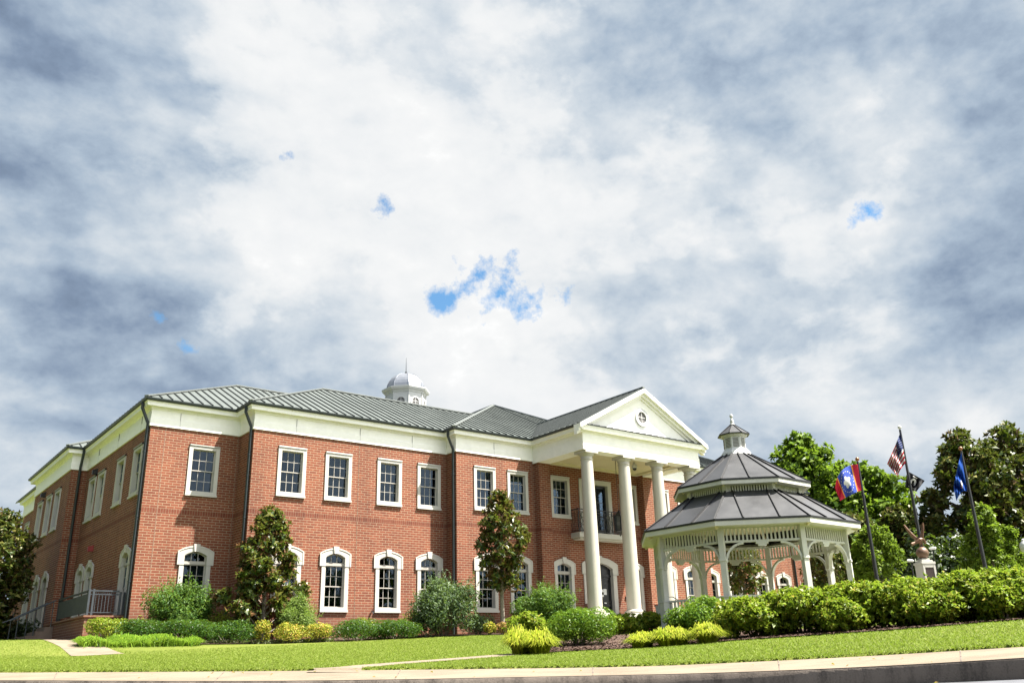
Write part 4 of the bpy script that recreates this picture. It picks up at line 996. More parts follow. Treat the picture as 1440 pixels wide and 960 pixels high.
# upper frieze ring
m = MB(); rd = 1.66
band(m, rd+.02, rd-.06, 3.00, 3.10); band(m, rd+.10, rd+.0, 2.955, 3.0); band(m, rd+.02, rd-.06, 3.26, 3.30)
for k in range(8):
    a, b = gp(rd, k, 0), gp(rd, k+1, 0); e = (b-a).normalized(); L = (b-a).length; m.bar(gp(rd, k, 3.0), gp(rd, k, 3.3), .13, .13)
    for j in range(15): u = .08+(L-.16)*(j+.5)/15; q = a+e*u; m.bar((q.x, q.y, Zg(3.08)), (q.x, q.y, Zg(3.28)), .045, .02, e.cross(Vector((0, 0, 1))))
m.build('upper_frieze', MAT['gaz_white'], gzb)
# small cupola
m = MB(); m.lathe([(.47, Zg(4.40)), (.45, Zg(4.48)), (.37, Zg(4.58)), (.36, Zg(4.60)), (.33, Zg(4.62)), (.33, Zg(4.96)), (.36, Zg(4.97)), (.42, Zg(5.0)), (.42, Zg(5.03))], 8, (0, 0, 0), GPH)
cu = m.build('roof_cupola', MAT['white'], gzb)
m = MB()
for k in range(8):
    a, b = gp(.333, k, 0), gp(.333, k+1, 0); e = (b-a).normalized(); L = (b-a).length; nn = e.cross(Vector((0, 0, 1)))
    for j in range(7): z = 4.66+j*.042; m.bar(Vector((a.x, a.y, Zg(z)))+e*.045+nn*.004, Vector((a.x, a.y, Zg(z)))+e*(L-.045)+nn*.004, .012, .018)
m.build('louver', MAT['louver'], cu)
m = MB(); 
m.mi = 0; m.lathe([(.48, Zg(5.03)), (.47, Zg(5.05)), (.05, Zg(5.38))], 8, (0, 0, 0), GPH); m.mi = 1
for k in range(8): m.bar(gp(.475, k, 5.06), gp(.06, k, 5.39), .02, .02); m.bar(gp(.48, k, 5.04), gp(.48, k+1, 5.04), .02, .025)
m.build('cupola_roof', [MAT['gaz_roof'], MAT['gaz_seam']], cu)
m = MB(); m.lathe([(.07, Zg(5.37)), (.075, Zg(5.40)), (.045, Zg(5.43)), (.06, Zg(5.47)), (.035, Zg(5.56)), (.025, Zg(5.60)), (.05, Zg(5.63)), (.055, Zg(5.66)), (.03, Zg(5.71)), (.005, Zg(5.72))], 14); m.build('finial', MAT['white'], cu, smooth=True)

# ------------------------------------------------------------------ flagpoles and flags
def flagpole(px, py, D, lab, ball):
    p = at(px, py, D); z0 = gz(p[0], p[1]); h = p[2]-z0
    t = empty('flagpole', (p[0], p[1], z0)); tag(t, lab, 'flagpole', 'flagpoles by the memorial')
    m = MB(); m.tube([(0, 0, -.1), (0, 0, h*.4), (0, 0, h)], [.075, .065, .042], 10); m.lathe([(.16, -.1), (.16, .05), (.10, .12), (.08, .15)], 12); m.build('shaft', MAT['black'], t, smooth=True)
    m = MB(); m.tube([(.05, 0, .9), (.06, .0, h*.5), (.045, 0, h-.1)], .006, 4); m.build('halyard', MAT['louver'], t)
    m = MB(); m.lathe([(.03, h), (.02, h+.03)]+[(.075*math.sin(R(a)), h+.10-.075*math.cos(R(a))) for a in range(10, 180, 17)], 14); m.build('ball', MAT[ball], t, smooth=True)
    return p
flagpole(1206, 649, 33, 'shortest black flagpole, standing behind the gazebo roof edge', 'gold')
flagpole(1265.5, 604, 35, 'tallest black flagpole, behind the eagle memorial', 'white')
flagpole(1351.5, 634, 33, 'black flagpole at the right with a copper ball, before dark trees', 'gold')
def cloth(name, col):
    m, nt = new_mat(name); p = principled(nt, col, .75, 0, .2); t = nt.n('ShaderNodeBsdfTranslucent'); t.inputs[0].default_value = col+(1,)
    mx = nt.n('ShaderNodeMixShader'); mx.inputs[0].default_value = .35; nt.l(p.outputs[0], mx.inputs[1]); nt.l(t.outputs[0], mx.inputs[2]); finish(nt, mx); return m
CL = [cloth('flag_red', (.40, .018, .035)), cloth('flag_white', (.62, .62, .62)), cloth('flag_blue', (.03, .065, .24)), cloth('flag_gold', (.75, .36, .05)), cloth('flag_black', (.008, .009, .012)), cloth('flag_bright_blue', (.008, .065, .33)), cloth('flag_navy', (.025, .04, .14)), cloth('flag_scarlet', (.52, .028, .062)), cloth('flag_mid_blue', (.055, .095, .44))]
def flag(label, D, ht, hb, ft, fb, fn, nu=60, nv=40, rip=(.10, 2.2, .5), sag_t=(0, 0), sag_b=(0, 0), group='flags on the flagpoles'):
    V = []; F = []; MI = []
    for j in range(nv+1):
        for i in range(nu+1):
            u, v = i/nu, j/nv
            top = [ht[k]*(1-u)+ft[k]*u+sag_t[k]*4*u*(1-u) for k in (0, 1)]; bot = [hb[k]*(1-u)+fb[k]*u+sag_b[k]*4*u*(1-u) for k in (0, 1)]
            px, py = top[0]*(1-v)+bot[0]*v, top[1]*(1-v)+bot[1]*v
            w = rip[0]*math.sin(2*math.pi*(rip[1]*u+rip[2]*v)+.6)*min(1, u*3)+rip[0]*.5*math.sin(2*math.pi*(rip[1]*1.9*u-v*1.3))*u
            V.append(at(px, py, D+w))
    for j in range(nv):
        for i in range(nu):
            b = j*(nu+1)+i; F.append((b, b+1, b+nu+2, b+nu+1)); MI.append(fn((i+.5)/nu, (j+.5)/nv, i, j))
    me = bpy.data.meshes.new('flag'); o0 = V[0]; me.from_pydata([tuple(np.array(p)-o0) for p in V], [], F)
    for c in CL: me.materials.append(c)
    me.polygons.foreach_set('material_index', MI); me.polygons.foreach_set('use_smooth', [True]*len(F))
    o = bpy.data.objects.new('flag', me); link(o); o.location = o0; sd = o.modifiers.new('thickness', 'SOLIDIFY'); sd.thickness = .004
    return tag(o, label, 'flag', group)
def f_state(u, v, i, j):
    if u < .15: return 7
    if u < .185: return 3
    if u > .735: return 3 if u < .775 else 7
    x, y = (u-.46)*1.62, v-.5; r = math.hypot(x, y); a = math.atan2(y, x)
    if r < .24*(.60+.40*abs(math.cos(2.5*a+.4))): return 1
    if .375 < r < .405 and (a/(2*math.pi)*20) % 1 < .5: return 1
    return 8
flag('red, gold and blue flag with white blossom ringed by stars', 32.95, (1206, 652.5), (1211.3, 689), (1174, 686), (1181.5, 704), f_state, 84, 54, (.12, 1.1, .3), sag_t=(-6, -8), sag_b=(0, -1))
def f_us(u, v, i, j):
    if u < .42 and v < 7/13:
        return 1 if (i % 4 == 1 and j % 4 == (1 if (i//4) % 2 else 3)) else 6
    return 0 if int(v*13) % 2 == 0 else 1
flag('red and white striped flag with blue starred corner, drooping', 34.95, (1266.3, 607), (1273.2, 651), (1247.5, 652), (1263, 671), f_us, 64, 52, (.22, 2.1, .9), sag_t=(1.5, -2), sag_b=(-3, 1))
def f_pow(u, v, i, j):
    x, y = (u-.48)*1.5, v-.50; r = math.hypot(x, y)
    if r < .27:
        if math.hypot(x+.02, y+.02) < .12 or (y > .05 and abs(x-.02) < .15) : return 4
        return 1
    if .10 < v < .16 and .35 < u < .62 and i % 6 != 0: return 1
    if .84 < v < .88 and .25 < u < .72 and i % 5 != 0: return 1
    return 4
flag('black flag with white round emblem, small, below striped flag', 35.1, (1276.3, 662), (1272.5, 684), (1300.5, 675.5), (1288.5, 691), f_pow, 60, 40, (.14, 1.4, .4))
def f_blue(u, v, i, j):
    x, y = (u-.35)*1.2, v-.72
    if math.hypot(x*1.3, y) < .09 or (abs(x) < .03 and abs(y) < .15): return 1
    if math.hypot(x-.05, y-.03) < .13 and (i+j) % 5 == 0: return 3
    return 5
flag('plain looking bright blue flag hanging limp with small white emblem', 32.95, (1351.5, 637), (1360, 691), (1341, 685), (1345, 704), f_blue, 48, 60, (.20, 2.3, 1.1), sag_t=(-1, 2), sag_b=(0, -6))

# ------------------------------------------------------------------ eagle memorial, lamps
p = at(1305, 820, 31); px0, py0 = p[0], p[1]; z0 = gz(px0, py0)
ang = math.atan2(-HFW[0], HFW[1]) + R(8)
t = empty('eagle_memorial', (px0, py0, z0), ang); tag(t, 'pale stone memorial pedestal topped by bronze globe and eagle with raised wings', 'memorial')
H = 1.62-z0
m = MB(); m.box(-.33, .33, -.33, .33, -.2, .22); m.box(-.275, .275, -.275, .275, .22, H-.08); m.box(-.30, .30, -.31, .31, H-.08, H); m.box(-.24, .24, -.24, .24, H, H+.06); m.box(-.17, .17, -.17, .17, H+.06, H+.12)
for s in (-1, 1): m.box(s*.23-.045, s*.23+.045, -.30, -.275, .24, H-.085)
m.box(-.184, .184, -.30, -.275, H-.19, H-.082); m.v = [(v[0]*.84, v[1]*.84, v[2]) for v in m.v]; m.build('pedestal', MAT['stone'], t, bevel=.01)
m = MB(); m.box(-.183, .183, -.285, -.276, .3, H-.192); m.v = [(v[0]*.84, v[1]*.84, v[2]) for v in m.v]; m.build('plaque', MAT['plaque'], t)
gzr = H+.12+.195
m = MB(); m.lathe([(.205*math.sin(R(a)), gzr-.205*math.cos(R(a))) for a in range(6, 180, 8)], 28); gl = m.build('globe', MAT['globe'], t, smooth=True)
m = MB(); zt = gzr+.20                                # eagle: legs, body, neck, head, tail, two raised wings
m.tube([(.07, 0, zt-.02), (.06, .0, zt+.07), (.03, 0, zt+.17)], [.02, .018, .05], 8); m.tube([(-.03, .03, zt-.02), (-.02, .02, zt+.07), (-.01, 0, zt+.17)], [.02, .018, .05], 8)
m.tube([(-.25, .05, zt+.12), (-.13, .03, zt+.17), (0, 0, zt+.24), (.08, 0, zt+.27), (.13, 0, zt+.25), (.155, 0, zt+.19), (.17, 0, zt+.13), (.16, 0, zt+.09)], [.02, .06, .085, .07, .05, .042, .04, .012], 12)
m.tube([(-.30, .05, zt+.10), (-.12, .03, zt+.18)], [.065, .03], 8)
def wing(pts, w0):
    P = [Vector(q) for q in pts]; n = len(P)
    for i in range(n-1):
        a, b = P[i], P[i+1]; wa = w0*(1-.75*(i/(n-1))**1.5); wb = w0*(1-.75*((i+1)/(n-1))**1.5)
        d = (b-a).normalized(); sd = Vector((0, 1, 0)).cross(d).cross(d)*-1
        sd = Vector((-.25, .95, -.15)).normalized()
        m.add([a-sd*wa*.3+Vector((.018, 0, .0)), a+sd*wa*.7+Vector((.01, 0, 0)), b+sd*wb*.7+Vector((.01, 0, 0)), b-sd*wb*.3+Vector((.018, 0, 0)), a-sd*wa*.3-Vector((.018, 0, 0)), a+sd*wa*.7-Vector((.01, 0, 0)), b+sd*wb*.7-Vector((.01, 0, 0)), b-sd*wb*.3-Vector((.018, 0, 0))],
              [(0, 1, 2, 3), (7, 6, 5, 4), (0, 3, 7, 4), (1, 5, 6, 2), (0, 4, 5, 1), (3, 2, 6, 7)])
    for i in range(n-1): m.tube([P[i], P[i+1]], [.028*(1-.5*i/n), .028*(1-.5*(i+1)/n)], 6)
wing([(-.02, .04, zt+.26), (-.12, .06, zt+.34), (-.22, .10, zt+.48), (-.31, .14, zt+.64), (-.38, .18, zt+.80)], .17)
wing([(.07, -.02, zt+.28), (.11, -.03, zt+.42), (.15, -.05, zt+.57), (.175, -.06, zt+.70), (.18, -.07, zt+.82)], .16)
m.build('eagle', MAT['bronze'], t, smooth=False)
def flood(px, py, D, lab, rz):
    p = at(px, py, D); z0 = gz(p[0], p[1]); t = empty('floodlight', (p[0], p[1], z0), rz); tag(t, lab, 'floodlight')
    h = p[2]-z0; m = MB(); m.tube([(0, 0, -.1), (0, 0, h-.08)], .022, 8); m.build('stake', MAT['black'], t)
    m = MB(); m.tube([(-.13, 0, h), (-.09, 0, h+.01), (.06, 0, h), (.10, 0, h-.01)], [.03, .05, .04, .02], 12); m.build('head', MAT['white'], t, smooth=True)
flood(1281, 788, 30.6, 'white bullet floodlight left of the memorial pedestal', ang); flood(1311, 771, 32.5, 'small white floodlight right of the bronze globe', ang+2.6)
p = at(1441, 768, 40); z0 = gz(p[0], p[1]); t = empty('street_lamp', (p[0], p[1], z0)); tag(t, 'lamp post with white acorn globe before dark trees', 'street lamp')
h = p[2]-z0; m = MB(); m.lathe([(.16, -.2), (.16, .3), (.11, .4), (.07, .6), (.055, h-.4), (.10, h-.32), (.13, h-.28)], 14); m.build('pole', MAT['black'], t, smooth=True)
m = MB(); m.lathe([(.12, h-.28), (.19, h-.18), (.21, h-.02), (.18, h+.14), (.10, h+.22), (.09, h+.25), (.075, h+.31), (.03, h+.34)], 18); m.build('globe', MAT['lampglass'], t, smooth=True)

# ------------------------------------------------------------------ planting
# magnolias
tree('magnolia_tree', 'cone shaped magnolia before the brick wall right of the corner downpipe', 381, 62, 708, 890, 34.0, 'magnolia', 13000, .19, 'magnolia', aspect=.42, nl=44, ls=.22, shell=.5, rough=.5, bark='bark_pale', tr=.07, group='magnolias around the hall')
tree('magnolia_tree', 'slender magnolia with bare pale trunk, standing in front of two wing windows', 703, 40, 686, 838, 35.5, 'magnolia', 6000, .18, 'oval', aspect=.42, nl=34, ls=.33, shell=.5, rough=.5, bark='bark_pale', tr=.085, group='magnolias around the hall', gap=.95)
tree('magnolia_tree', 'dark magnolia at the left end of the hall, beside the landing steps', 10, 56, 716, 893, 40.0, 'darktree', 16000, .20, 'oval', aspect=.42, nl=34, ls=.36, tr=.12, group='magnolias around the hall')
tree('magnolia_tree', 'magnolia seen through the gazebo, against the brick wall', 1038, 34, 752, 836, 43.0, 'magnolia', 4200, .18, 'oval', aspect=.42, nl=22, ls=.40, tr=.1, group='magnolias around the hall')
tree('magnolia_tree', 'dark magnolia past the end of the hall, seen between gazebo posts', 1152, 30, 752, 836, 52.0, 'darktree', 3600, .20, 'oval', aspect=.42, nl=20, ls=.42, tr=.1, group='magnolias around the hall')
# background trees
G_BG = 'tall trees behind the memorial'
tree('broadleaf_tree', 'tall light green tree rising behind the gazebo roof', 1120, 72, 606, 800, 66, 'bright', 15000, .40, 'round', G_BG, .6, nl=44, ls=.27, tr=.35, shell=.32)
tree('broadleaf_tree', 'light green tree left of the striped flag, lower than its neighbour', 1205, 70, 648, 810, 66, 'bright', 12000, .40, 'round', G_BG, .6, nl=38, ls=.28, tr=.3, shell=.32)
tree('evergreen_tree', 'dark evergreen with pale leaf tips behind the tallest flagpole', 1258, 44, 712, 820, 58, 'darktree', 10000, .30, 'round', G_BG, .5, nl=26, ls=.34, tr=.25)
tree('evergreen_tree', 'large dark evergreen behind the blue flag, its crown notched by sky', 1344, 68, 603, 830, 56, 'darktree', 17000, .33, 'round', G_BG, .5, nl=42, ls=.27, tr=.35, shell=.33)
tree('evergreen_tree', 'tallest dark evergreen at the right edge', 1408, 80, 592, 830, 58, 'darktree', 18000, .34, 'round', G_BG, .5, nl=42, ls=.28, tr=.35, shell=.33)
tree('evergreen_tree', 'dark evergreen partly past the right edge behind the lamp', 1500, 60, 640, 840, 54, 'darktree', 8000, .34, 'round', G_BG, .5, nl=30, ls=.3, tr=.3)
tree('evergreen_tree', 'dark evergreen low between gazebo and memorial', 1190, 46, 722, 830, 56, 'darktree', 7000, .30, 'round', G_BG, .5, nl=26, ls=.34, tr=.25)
tree('young_tree', 'small feathery bright green tree right of the gazebo', 1222, 38, 738, 822, 40, 'young', 9000, .17, 'oval', 'young bright trees by the flagpoles', .4, nl=34, ls=.30, tr=.08, shell=.5, rough=.5)
tree('young_tree', 'cone shaped bright green tree behind the right flagpole', 1378, 46, 708, 822, 39, 'young', 11000, .17, 'magnolia', 'young bright trees by the flagpoles', .4, nl=40, ls=.27, tr=.09, shell=.5, rough=.5)
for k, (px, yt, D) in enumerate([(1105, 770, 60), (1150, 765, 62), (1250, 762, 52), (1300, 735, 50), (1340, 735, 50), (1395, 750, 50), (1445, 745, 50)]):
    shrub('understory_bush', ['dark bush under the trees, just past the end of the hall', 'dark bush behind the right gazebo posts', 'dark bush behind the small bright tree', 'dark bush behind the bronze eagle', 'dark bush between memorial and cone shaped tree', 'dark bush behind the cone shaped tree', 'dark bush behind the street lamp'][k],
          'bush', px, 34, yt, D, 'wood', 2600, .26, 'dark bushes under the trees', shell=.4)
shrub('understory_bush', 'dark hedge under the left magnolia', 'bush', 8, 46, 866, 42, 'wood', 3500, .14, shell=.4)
# foundation bed, left to right
G_BX, G_WM, G_NA, G_AZ = 'clipped dark hedge shrubs', 'loose shrubs against the wall', 'golden nandinas', 'azaleas in a row before the gazebo'
for k, (px, hw_, yt, D) in enumerate([(206, 36, 866, 31.8), (262, 42, 866, 32.0), (322, 44, 869, 32.2)]):
    shrub('hedge_shrub', ['clipped dark hedge shrub nearest the landing', 'clipped dark hedge shrub under the corner window', 'clipped dark hedge shrub left of the golden nandinas'][k], 'shrub', px, hw_, yt, D, 'boxwood', 6500, .055, G_BX, lump=9, shell=.18, rough=.14)
shrub('rounded_shrub', 'yellow green rounded shrub before the brick landing wall', 'shrub', 152, 27, 864, 32.4, 'azalea', 4200, .06, shell=.2, rough=.16)
shrub('loose_shrub', 'feathery green shrub covering the lower corner window', 'shrub', 258, 46, 813, 33.4, 'waxmyrtle', 15000, .11, G_WM, aspect=.3, shell=.38, rough=.4, tilt=1.2, up=.6, shoots=110)
shrub('rounded_shrub', 'small yellow green shrub behind the dark hedge, beside the magnolia', 'shrub', 312, 18, 850, 33.5, 'lime', 1800, .06, shell=.35)
shrub('rounded_shrub', 'low yellow green shrub at the brick corner behind the hedge', 'shrub', 200, 18, 853, 34.0, 'lime', 1500, .06, shell=.35)
shrub('loose_shrub', 'pale feathery shrub just right of the cone shaped magnolia', 'shrub', 420, 27, 832, 33.6, 'feather', 8000, .10, G_WM, aspect=.28, shell=.4, rough=.35, tilt=1.2, up=.5, shoots=110)
for k, (px, hw_, yt, D) in enumerate([(371, 11, 867, 32.0), (407, 22, 872, 32.2), (448, 20, 873, 32.4)]):
    shrub('nandina', ['narrow upright golden nandina, leftmost', 'golden nandina in front of the cone shaped magnolia', 'golden nandina beside the round dark hedge'][k], 'shrub', px, hw_, yt, D, 'nandina', 2600 if hw_ > 15 else 1500, .06, G_NA, shell=.3, rough=.3)
for k, (px, hw_, yt, D) in enumerate([(505, 44, 867, 33.0), (558, 34, 868, 33.4)]):
    shrub('hedge_shrub', ['long rounded dark hedge shrub below the two arched windows', 'rounded dark hedge shrub left of the big grey green shrub'][k], 'shrub', px, hw_, yt, D, 'boxwood', 7500, .055, G_BX, lump=9, shell=.16, rough=.12)
shrub('rounded_shrub', 'yellow green shrub peeking over the dark hedge below a window', 'shrub', 578, 24, 857, 35, 'azalea', 2400, .06, shell=.3)
shrub('rounded_shrub', 'thin yellow green shrub peeking over the hedge at left', 'shrub', 512, 20, 864, 35, 'azalea', 1500, .06, shell=.3)
shrub('loose_shrub', 'big grey green spreading shrub before the downpipe', 'shrub', 624, 44, 808, 34.6, 'greyleaf', 17000, .11, G_WM, aspect=.3, shell=.36, rough=.42, tilt=1.2, up=.5, shoots=110)
shrub('hedge_shrub', 'dark shrub in shade between grey green shrub and slender magnolia', 'shrub', 672, 24, 860, 35.5, 'greyleaf', 3600, .06, shell=.25)
shrub('nandina', 'rusty yellow nandina left of the slender trunk', 'shrub', 688, 9, 872, 34.8, 'nandina', 1200, .06, 'rusty nandinas at the slender magnolia')
shrub('nandina', 'rusty red nandina right of the slender trunk', 'shrub', 710, 11, 872, 34.8, 'rust', 1400, .06, 'rusty nandinas at the slender magnolia')
shrub('loose_shrub', 'wide feathery green shrub under the wing and portico windows', 'shrub', 764, 42, 820, 36.5, 'waxmyrtle', 15000, .11, G_WM, aspect=.3, shell=.34, rough=.3, tilt=1.2, up=.5, shoots=110)
shrub('rounded_shrub', 'yellow green azalea behind the golden daylilies', 'shrub', 744, 32, 858, 27, 'azalea', 6000, .075, 'azaleas by the mulch bed', shell=.3, rough=.34, cl=6, up=.8)
shrub('hedge_shrub', 'bright green ball shaped boxwood on the mulch', 'shrub', 812, 45, 851, 21.0, 'boxbright', 15000, .042, lump=11, shell=.14, rough=.12)
shrub('rounded_shrub', 'yellow green azalea before the portico columns, left', 'shrub', 872, 24, 860, 25, 'azalea', 5000, .075, 'azaleas by the mulch bed', shell=.3, rough=.34, cl=6, up=.8)
shrub('rounded_shrub', 'yellow green azalea beside the gazebo post', 'shrub', 912, 25, 858, 26, 'azalea', 5000, .075, 'azaleas by the mulch bed', shell=.3, rough=.34, cl=6, up=.8)
shrub('rounded_shrub', 'bright green upright shrub between the front gazebo posts', 'shrub', 986, 46, 832, 20.8, 'boxbright', 15000, .07, aspect=.35, shell=.34, rough=.25, tilt=1.1, up=.7)
for k, (px, hw_, yt, D) in enumerate([(1056, 52, 836, 19.0), (1122, 52, 822, 18.8), (1196, 56, 812, 18.4), (1275, 58, 806, 17.8), (1350, 58, 799, 17.2), (1425, 62, 793, 16.6), (1515, 60, 786, 16.0)]):
    shrub('azalea', ['yellow green azalea, first from the left in the row, before the second gazebo post', 'yellow green azalea before the middle gazebo bay', 'yellow green azalea before the right gazebo post', 'yellow green azalea right of the gazebo', 'yellow green azalea before the memorial pedestal', 'yellow green azalea below the right flagpole', 'yellow green azalea cut by the right edge'][k],
          'shrub', px, hw_, yt, D, 'azalea', 15000, .078, G_AZ, lump=13, shell=.26, rough=.34, stems=9, cl=6, up=.8)
for k, (px, hw_, yt, D) in enumerate([(1180, 30, 838, 17.5), (1310, 34, 828, 16.7), (1400, 30, 816, 16.0)]):
    shrub('azalea', ['lower azalea tucked in front of the row near the right gazebo post', 'lower azalea tucked in front of the row left of the pedestal', 'lower azalea tucked in front of the row near the right edge'][k], 'shrub', px, hw_, yt, D, 'azalea', 7000, .075, G_AZ, lump=9, shell=.28, rough=.34, cl=6, up=.8)
# blade plants
G_DL = 'golden daylily clumps'
for px, hw_, yt, D, lab in [(728, 25, 884, 17.8, 'golden daylily clump left on the lawn edge'), (762, 26, 887, 17.4, 'golden daylily clump before the ball shaped boxwood'), (905, 24, 889, 18.6, 'golden daylily clump on the mulch left of the gazebo post'), (948, 24, 882, 18.3, 'golden daylily clump at the foot of the gazebo post'), (990, 26, 877, 18.0, 'golden daylily clump right of the gazebo post')]:
    tuft('daylily', lab, 'plant', px, hw_, yt, D, 'yellow', 900, G_DL, wid=.020)
A = at(112, 905, 29.5); B = at(275, 905, 31)
def gen_border(n):
    s = rng.random(n); o = rng.normal(size=n)*.42; d = (B-A)[:2]; nn = np.array([-d[1], d[0]])/np.linalg.norm(d)
    return A[0]+d[0]*s+nn[0]*o, A[1]+d[1]*s+nn[1]*o
V, F_ = blades(9000, gen_border, lambda X, Y: .36*(.72+.20*np.sin(X*2.9+Y)+.14*np.sin(X*6.3+1.2)), .36, .022, lambda X, Y: np.array([gz(a, b) for a, b in zip(X, Y)])); o = raw_mesh('liriope_border', V, F_, 4, LM['blade']); tag(o, 'low grassy green border curving before the dark hedge', 'border plant', kind='stuff')
def gen_cover(n):
    s = rng.random(n); o = rng.random(n)*.9; a, b = at(276, 907, 31.3), at(470, 903, 32.4); d = (b-a)[:2]; nn = np.array([-d[1], d[0]])/np.linalg.norm(d); return a[0]+d[0]*s+nn[0]*o, a[1]+d[1]*s+nn[1]*o
X, Y = gen_cover(4000); Z = np.array([gz(a, b) for a, b in zip(X, Y)])+.02+rng.random(4000)*.09; N = unit(4000)+np.array([0, 0, .8]); N /= np.linalg.norm(N, axis=1)[:, None]
V = leaf_quads(np.stack([X, Y, Z], 1), N, .07, .5); tag(raw_mesh('ground_cover', V, np.arange(len(V)), 4, LM['cover']), 'low creeping ground cover at the bed edge', 'ground cover', kind='stuff')
# mulch chips
def in_poly(X, Y, P):
    r = np.zeros(len(X), bool); n = len(P)
    for i in range(n):
        (x0, y0), (x1, y1) = P[i][:2], P[(i+1) % n][:2]
        c = ((y0 > Y) != (y1 > Y)) & (X < (x1-x0)*(Y-y0)/(y1-y0+1e-12)+x0); r ^= c
    return r
# grass blades over the lawn (nobody could count them)
nt_, ns_ = LAWN.shape[:2]
def lawn_pts(n, tmax):
    ti = rng.random(n)**1.5*tmax; si = rng.random(n)*(ns_-1.001); rows_t = np.interp(ti, ts, np.arange(len(ts))).clip(0, len(ts)-1.001)
    i0 = rows_t.astype(int); j0 = si.astype(int); a = (rows_t-i0)[:, None]; b = (si-j0)[:, None]
    return LAWN[i0, j0]*(1-a)*(1-b)+LAWN[i0+1, j0]*a*(1-b)+LAWN[i0, j0+1]*(1-a)*b+LAWN[i0+1, j0+1]*a*b
Pg = lawn_pts(420000, 24)
rel = Pg-CAM; dep = rel@FW; xx = 720+F_PX*(rel@RT)/dep; keep = (dep > 2) & (xx > -60) & (xx < 1500)
for pl in no_grass: keep &= ~in_poly(Pg[:, 0], Pg[:, 1], pl)
keep &= ~((Pg[:, 1] > YP-.6) & (Pg[:, 0] > -1.5)); Pg = Pg[keep]
n = len(Pg); a = rng.random(n)*2*math.pi; h = .025*(.5+rng.random(n)); w = .009*(.7+.6*rng.random(n)); lean = .03*rng.normal(size=(n, 2))
s = np.stack([np.cos(a), np.sin(a), 0*a], 1)*w[:, None]; tip = Pg+np.stack([lean[:, 0], lean[:, 1], h], 1); Pg = Pg-np.array([0, 0, .006])
V = np.stack([Pg-s, Pg+s, tip], 1).reshape(-1, 3); tag(raw_mesh('lawn_grass', V, np.arange(len(V)), 3, LM['grass']), 'short mown grass blades covering the lawn', 'grass', kind='stuff')
# mulch chips
nc = 9000; wv = rng.random(nc); sv = rng.random(nc)*(len(M_a)-1.001); i0 = sv.astype(int); f = (sv-i0)[:, None]; Ma, Mb = np.array(M_a), np.array(M_b)
Q = (Ma[i0]*(1-f)+Ma[i0+1]*f)*(1-wv[:, None]**1.6)+(Mb[i0]*(1-f)+Mb[i0+1]*f)*wv[:, None]**1.6; Q[:, 2] = [gz(q[0], q[1])+.04 for q in Q]
N = unit(nc)*.6+np.array([0, 0, 1]); N /= np.linalg.norm(N, axis=1)[:, None]; V = leaf_quads(Q, N, .06, .35)
tag(raw_mesh('mulch_chips', V, np.arange(len(V)), 4, MAT['mulch']), 'brown bark chips scattered over the mulch bed', 'mulch', kind='stuff')
# a few fallen leaves in the gutter and on the walk
nl_ = 60; i0 = rng.integers(20, len(kerbC)-14, nl_); wv = rng.random(nl_); gut = rng.random(nl_) < .55
Q = np.where(gut[:, None], k2[i0]+inward[i0]*(.02+.35*wv[:, None]**2)+np.array([0, 0, .022]), kerbC[i0]*(1-wv[:, None])+backC[i0]*wv[:, None]+np.array([0, 0, .012]))
N = unit(nl_)*.35+np.array([0, 0, 1]); N /= np.linalg.norm(N, axis=1)[:, None]; V = leaf_quads(Q, N, .045, .55)
tag(raw_mesh('fallen_leaves', V, np.arange(len(V)), 4, LM['rust']), 'dry fallen leaves in the gutter and on the sidewalk', 'leaves', kind='stuff')
# woods all round in the distance: behind the trees, and across the street, where the window panes mirror them
lumps = []
for k in range(120):
    f = k/119; a = R(108)+R(236)*f; rr = 58+12*rng.random(); hgt = 9+7*rng.random()
    lumps.append((CAM[0]+rr*math.cos(a), CAM[1]+rr*math.sin(a), hgt*.5-1.5, 5+2*rng.random(), 5+2*rng.random(), hgt*.5))
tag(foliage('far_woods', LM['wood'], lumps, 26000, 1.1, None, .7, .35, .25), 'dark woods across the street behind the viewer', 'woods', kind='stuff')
lumps = []
for k in range(60):
    f = k/59; a = R(18)+R(26)*f; rr = 88+14*rng.random(); hgt = 8+2.5*rng.random()
    lumps.append((CAM[0]+rr*math.cos(a), CAM[1]+rr*math.sin(a), hgt*.5-1.5, 4+2*rng.random(), 4+2*rng.random(), hgt*.5))
for k in range(20):
    f = k/19; a = R(82)+R(10)*f; rr = 95+10*rng.random(); hgt = 6+2*rng.random()
    lumps.append((CAM[0]+rr*math.cos(a), CAM[1]+rr*math.sin(a), hgt*.5-1.0, 4, 4, hgt*.5))
tag(foliage('distant_woods', LM['wood'], lumps, 30000, .6, None, .7, .4, .25), 'low dark distant woods behind the trees', 'woods', kind='stuff')

# ------------------------------------------------------------------ light and sky
EL = R(60.5); SUN = Vector((.70*math.cos(EL), -.714*math.cos(EL), math.sin(EL))).normalized()
sl_ = bpy.data.lights.new('sun', 'SUN'); sl_.energy = 5.0; sl_.angle = R(.6); sl_.color = (1.0, .945, .85)
so = bpy.data.objects.new('sun', sl_); link(so); so.rotation_euler = (-SUN).to_track_quat('-Z', 'Y').to_euler(); so.location = (0, 0, 60)
EXPO = 2.1
world = bpy.data.worlds.new('World'); scene.world = world; world.use_nodes = True
w = NT(world)
sky = w.n('ShaderNodeTexSky', sky_type='NISHITA', sun_disc=False, sun_elevation=EL, sun_rotation=math.atan2(SUN.x, SUN.y))
tc = w.n('ShaderNodeTexCoord').outputs['Generated']
nrm = w.n('ShaderNodeVectorMath', operation='NORMALIZE'); w.l(tc, nrm.inputs[0]); D_ = nrm.outputs[0]
sp = w.n('ShaderNodeSeparateXYZ'); w.l(D_, sp.inputs[0])
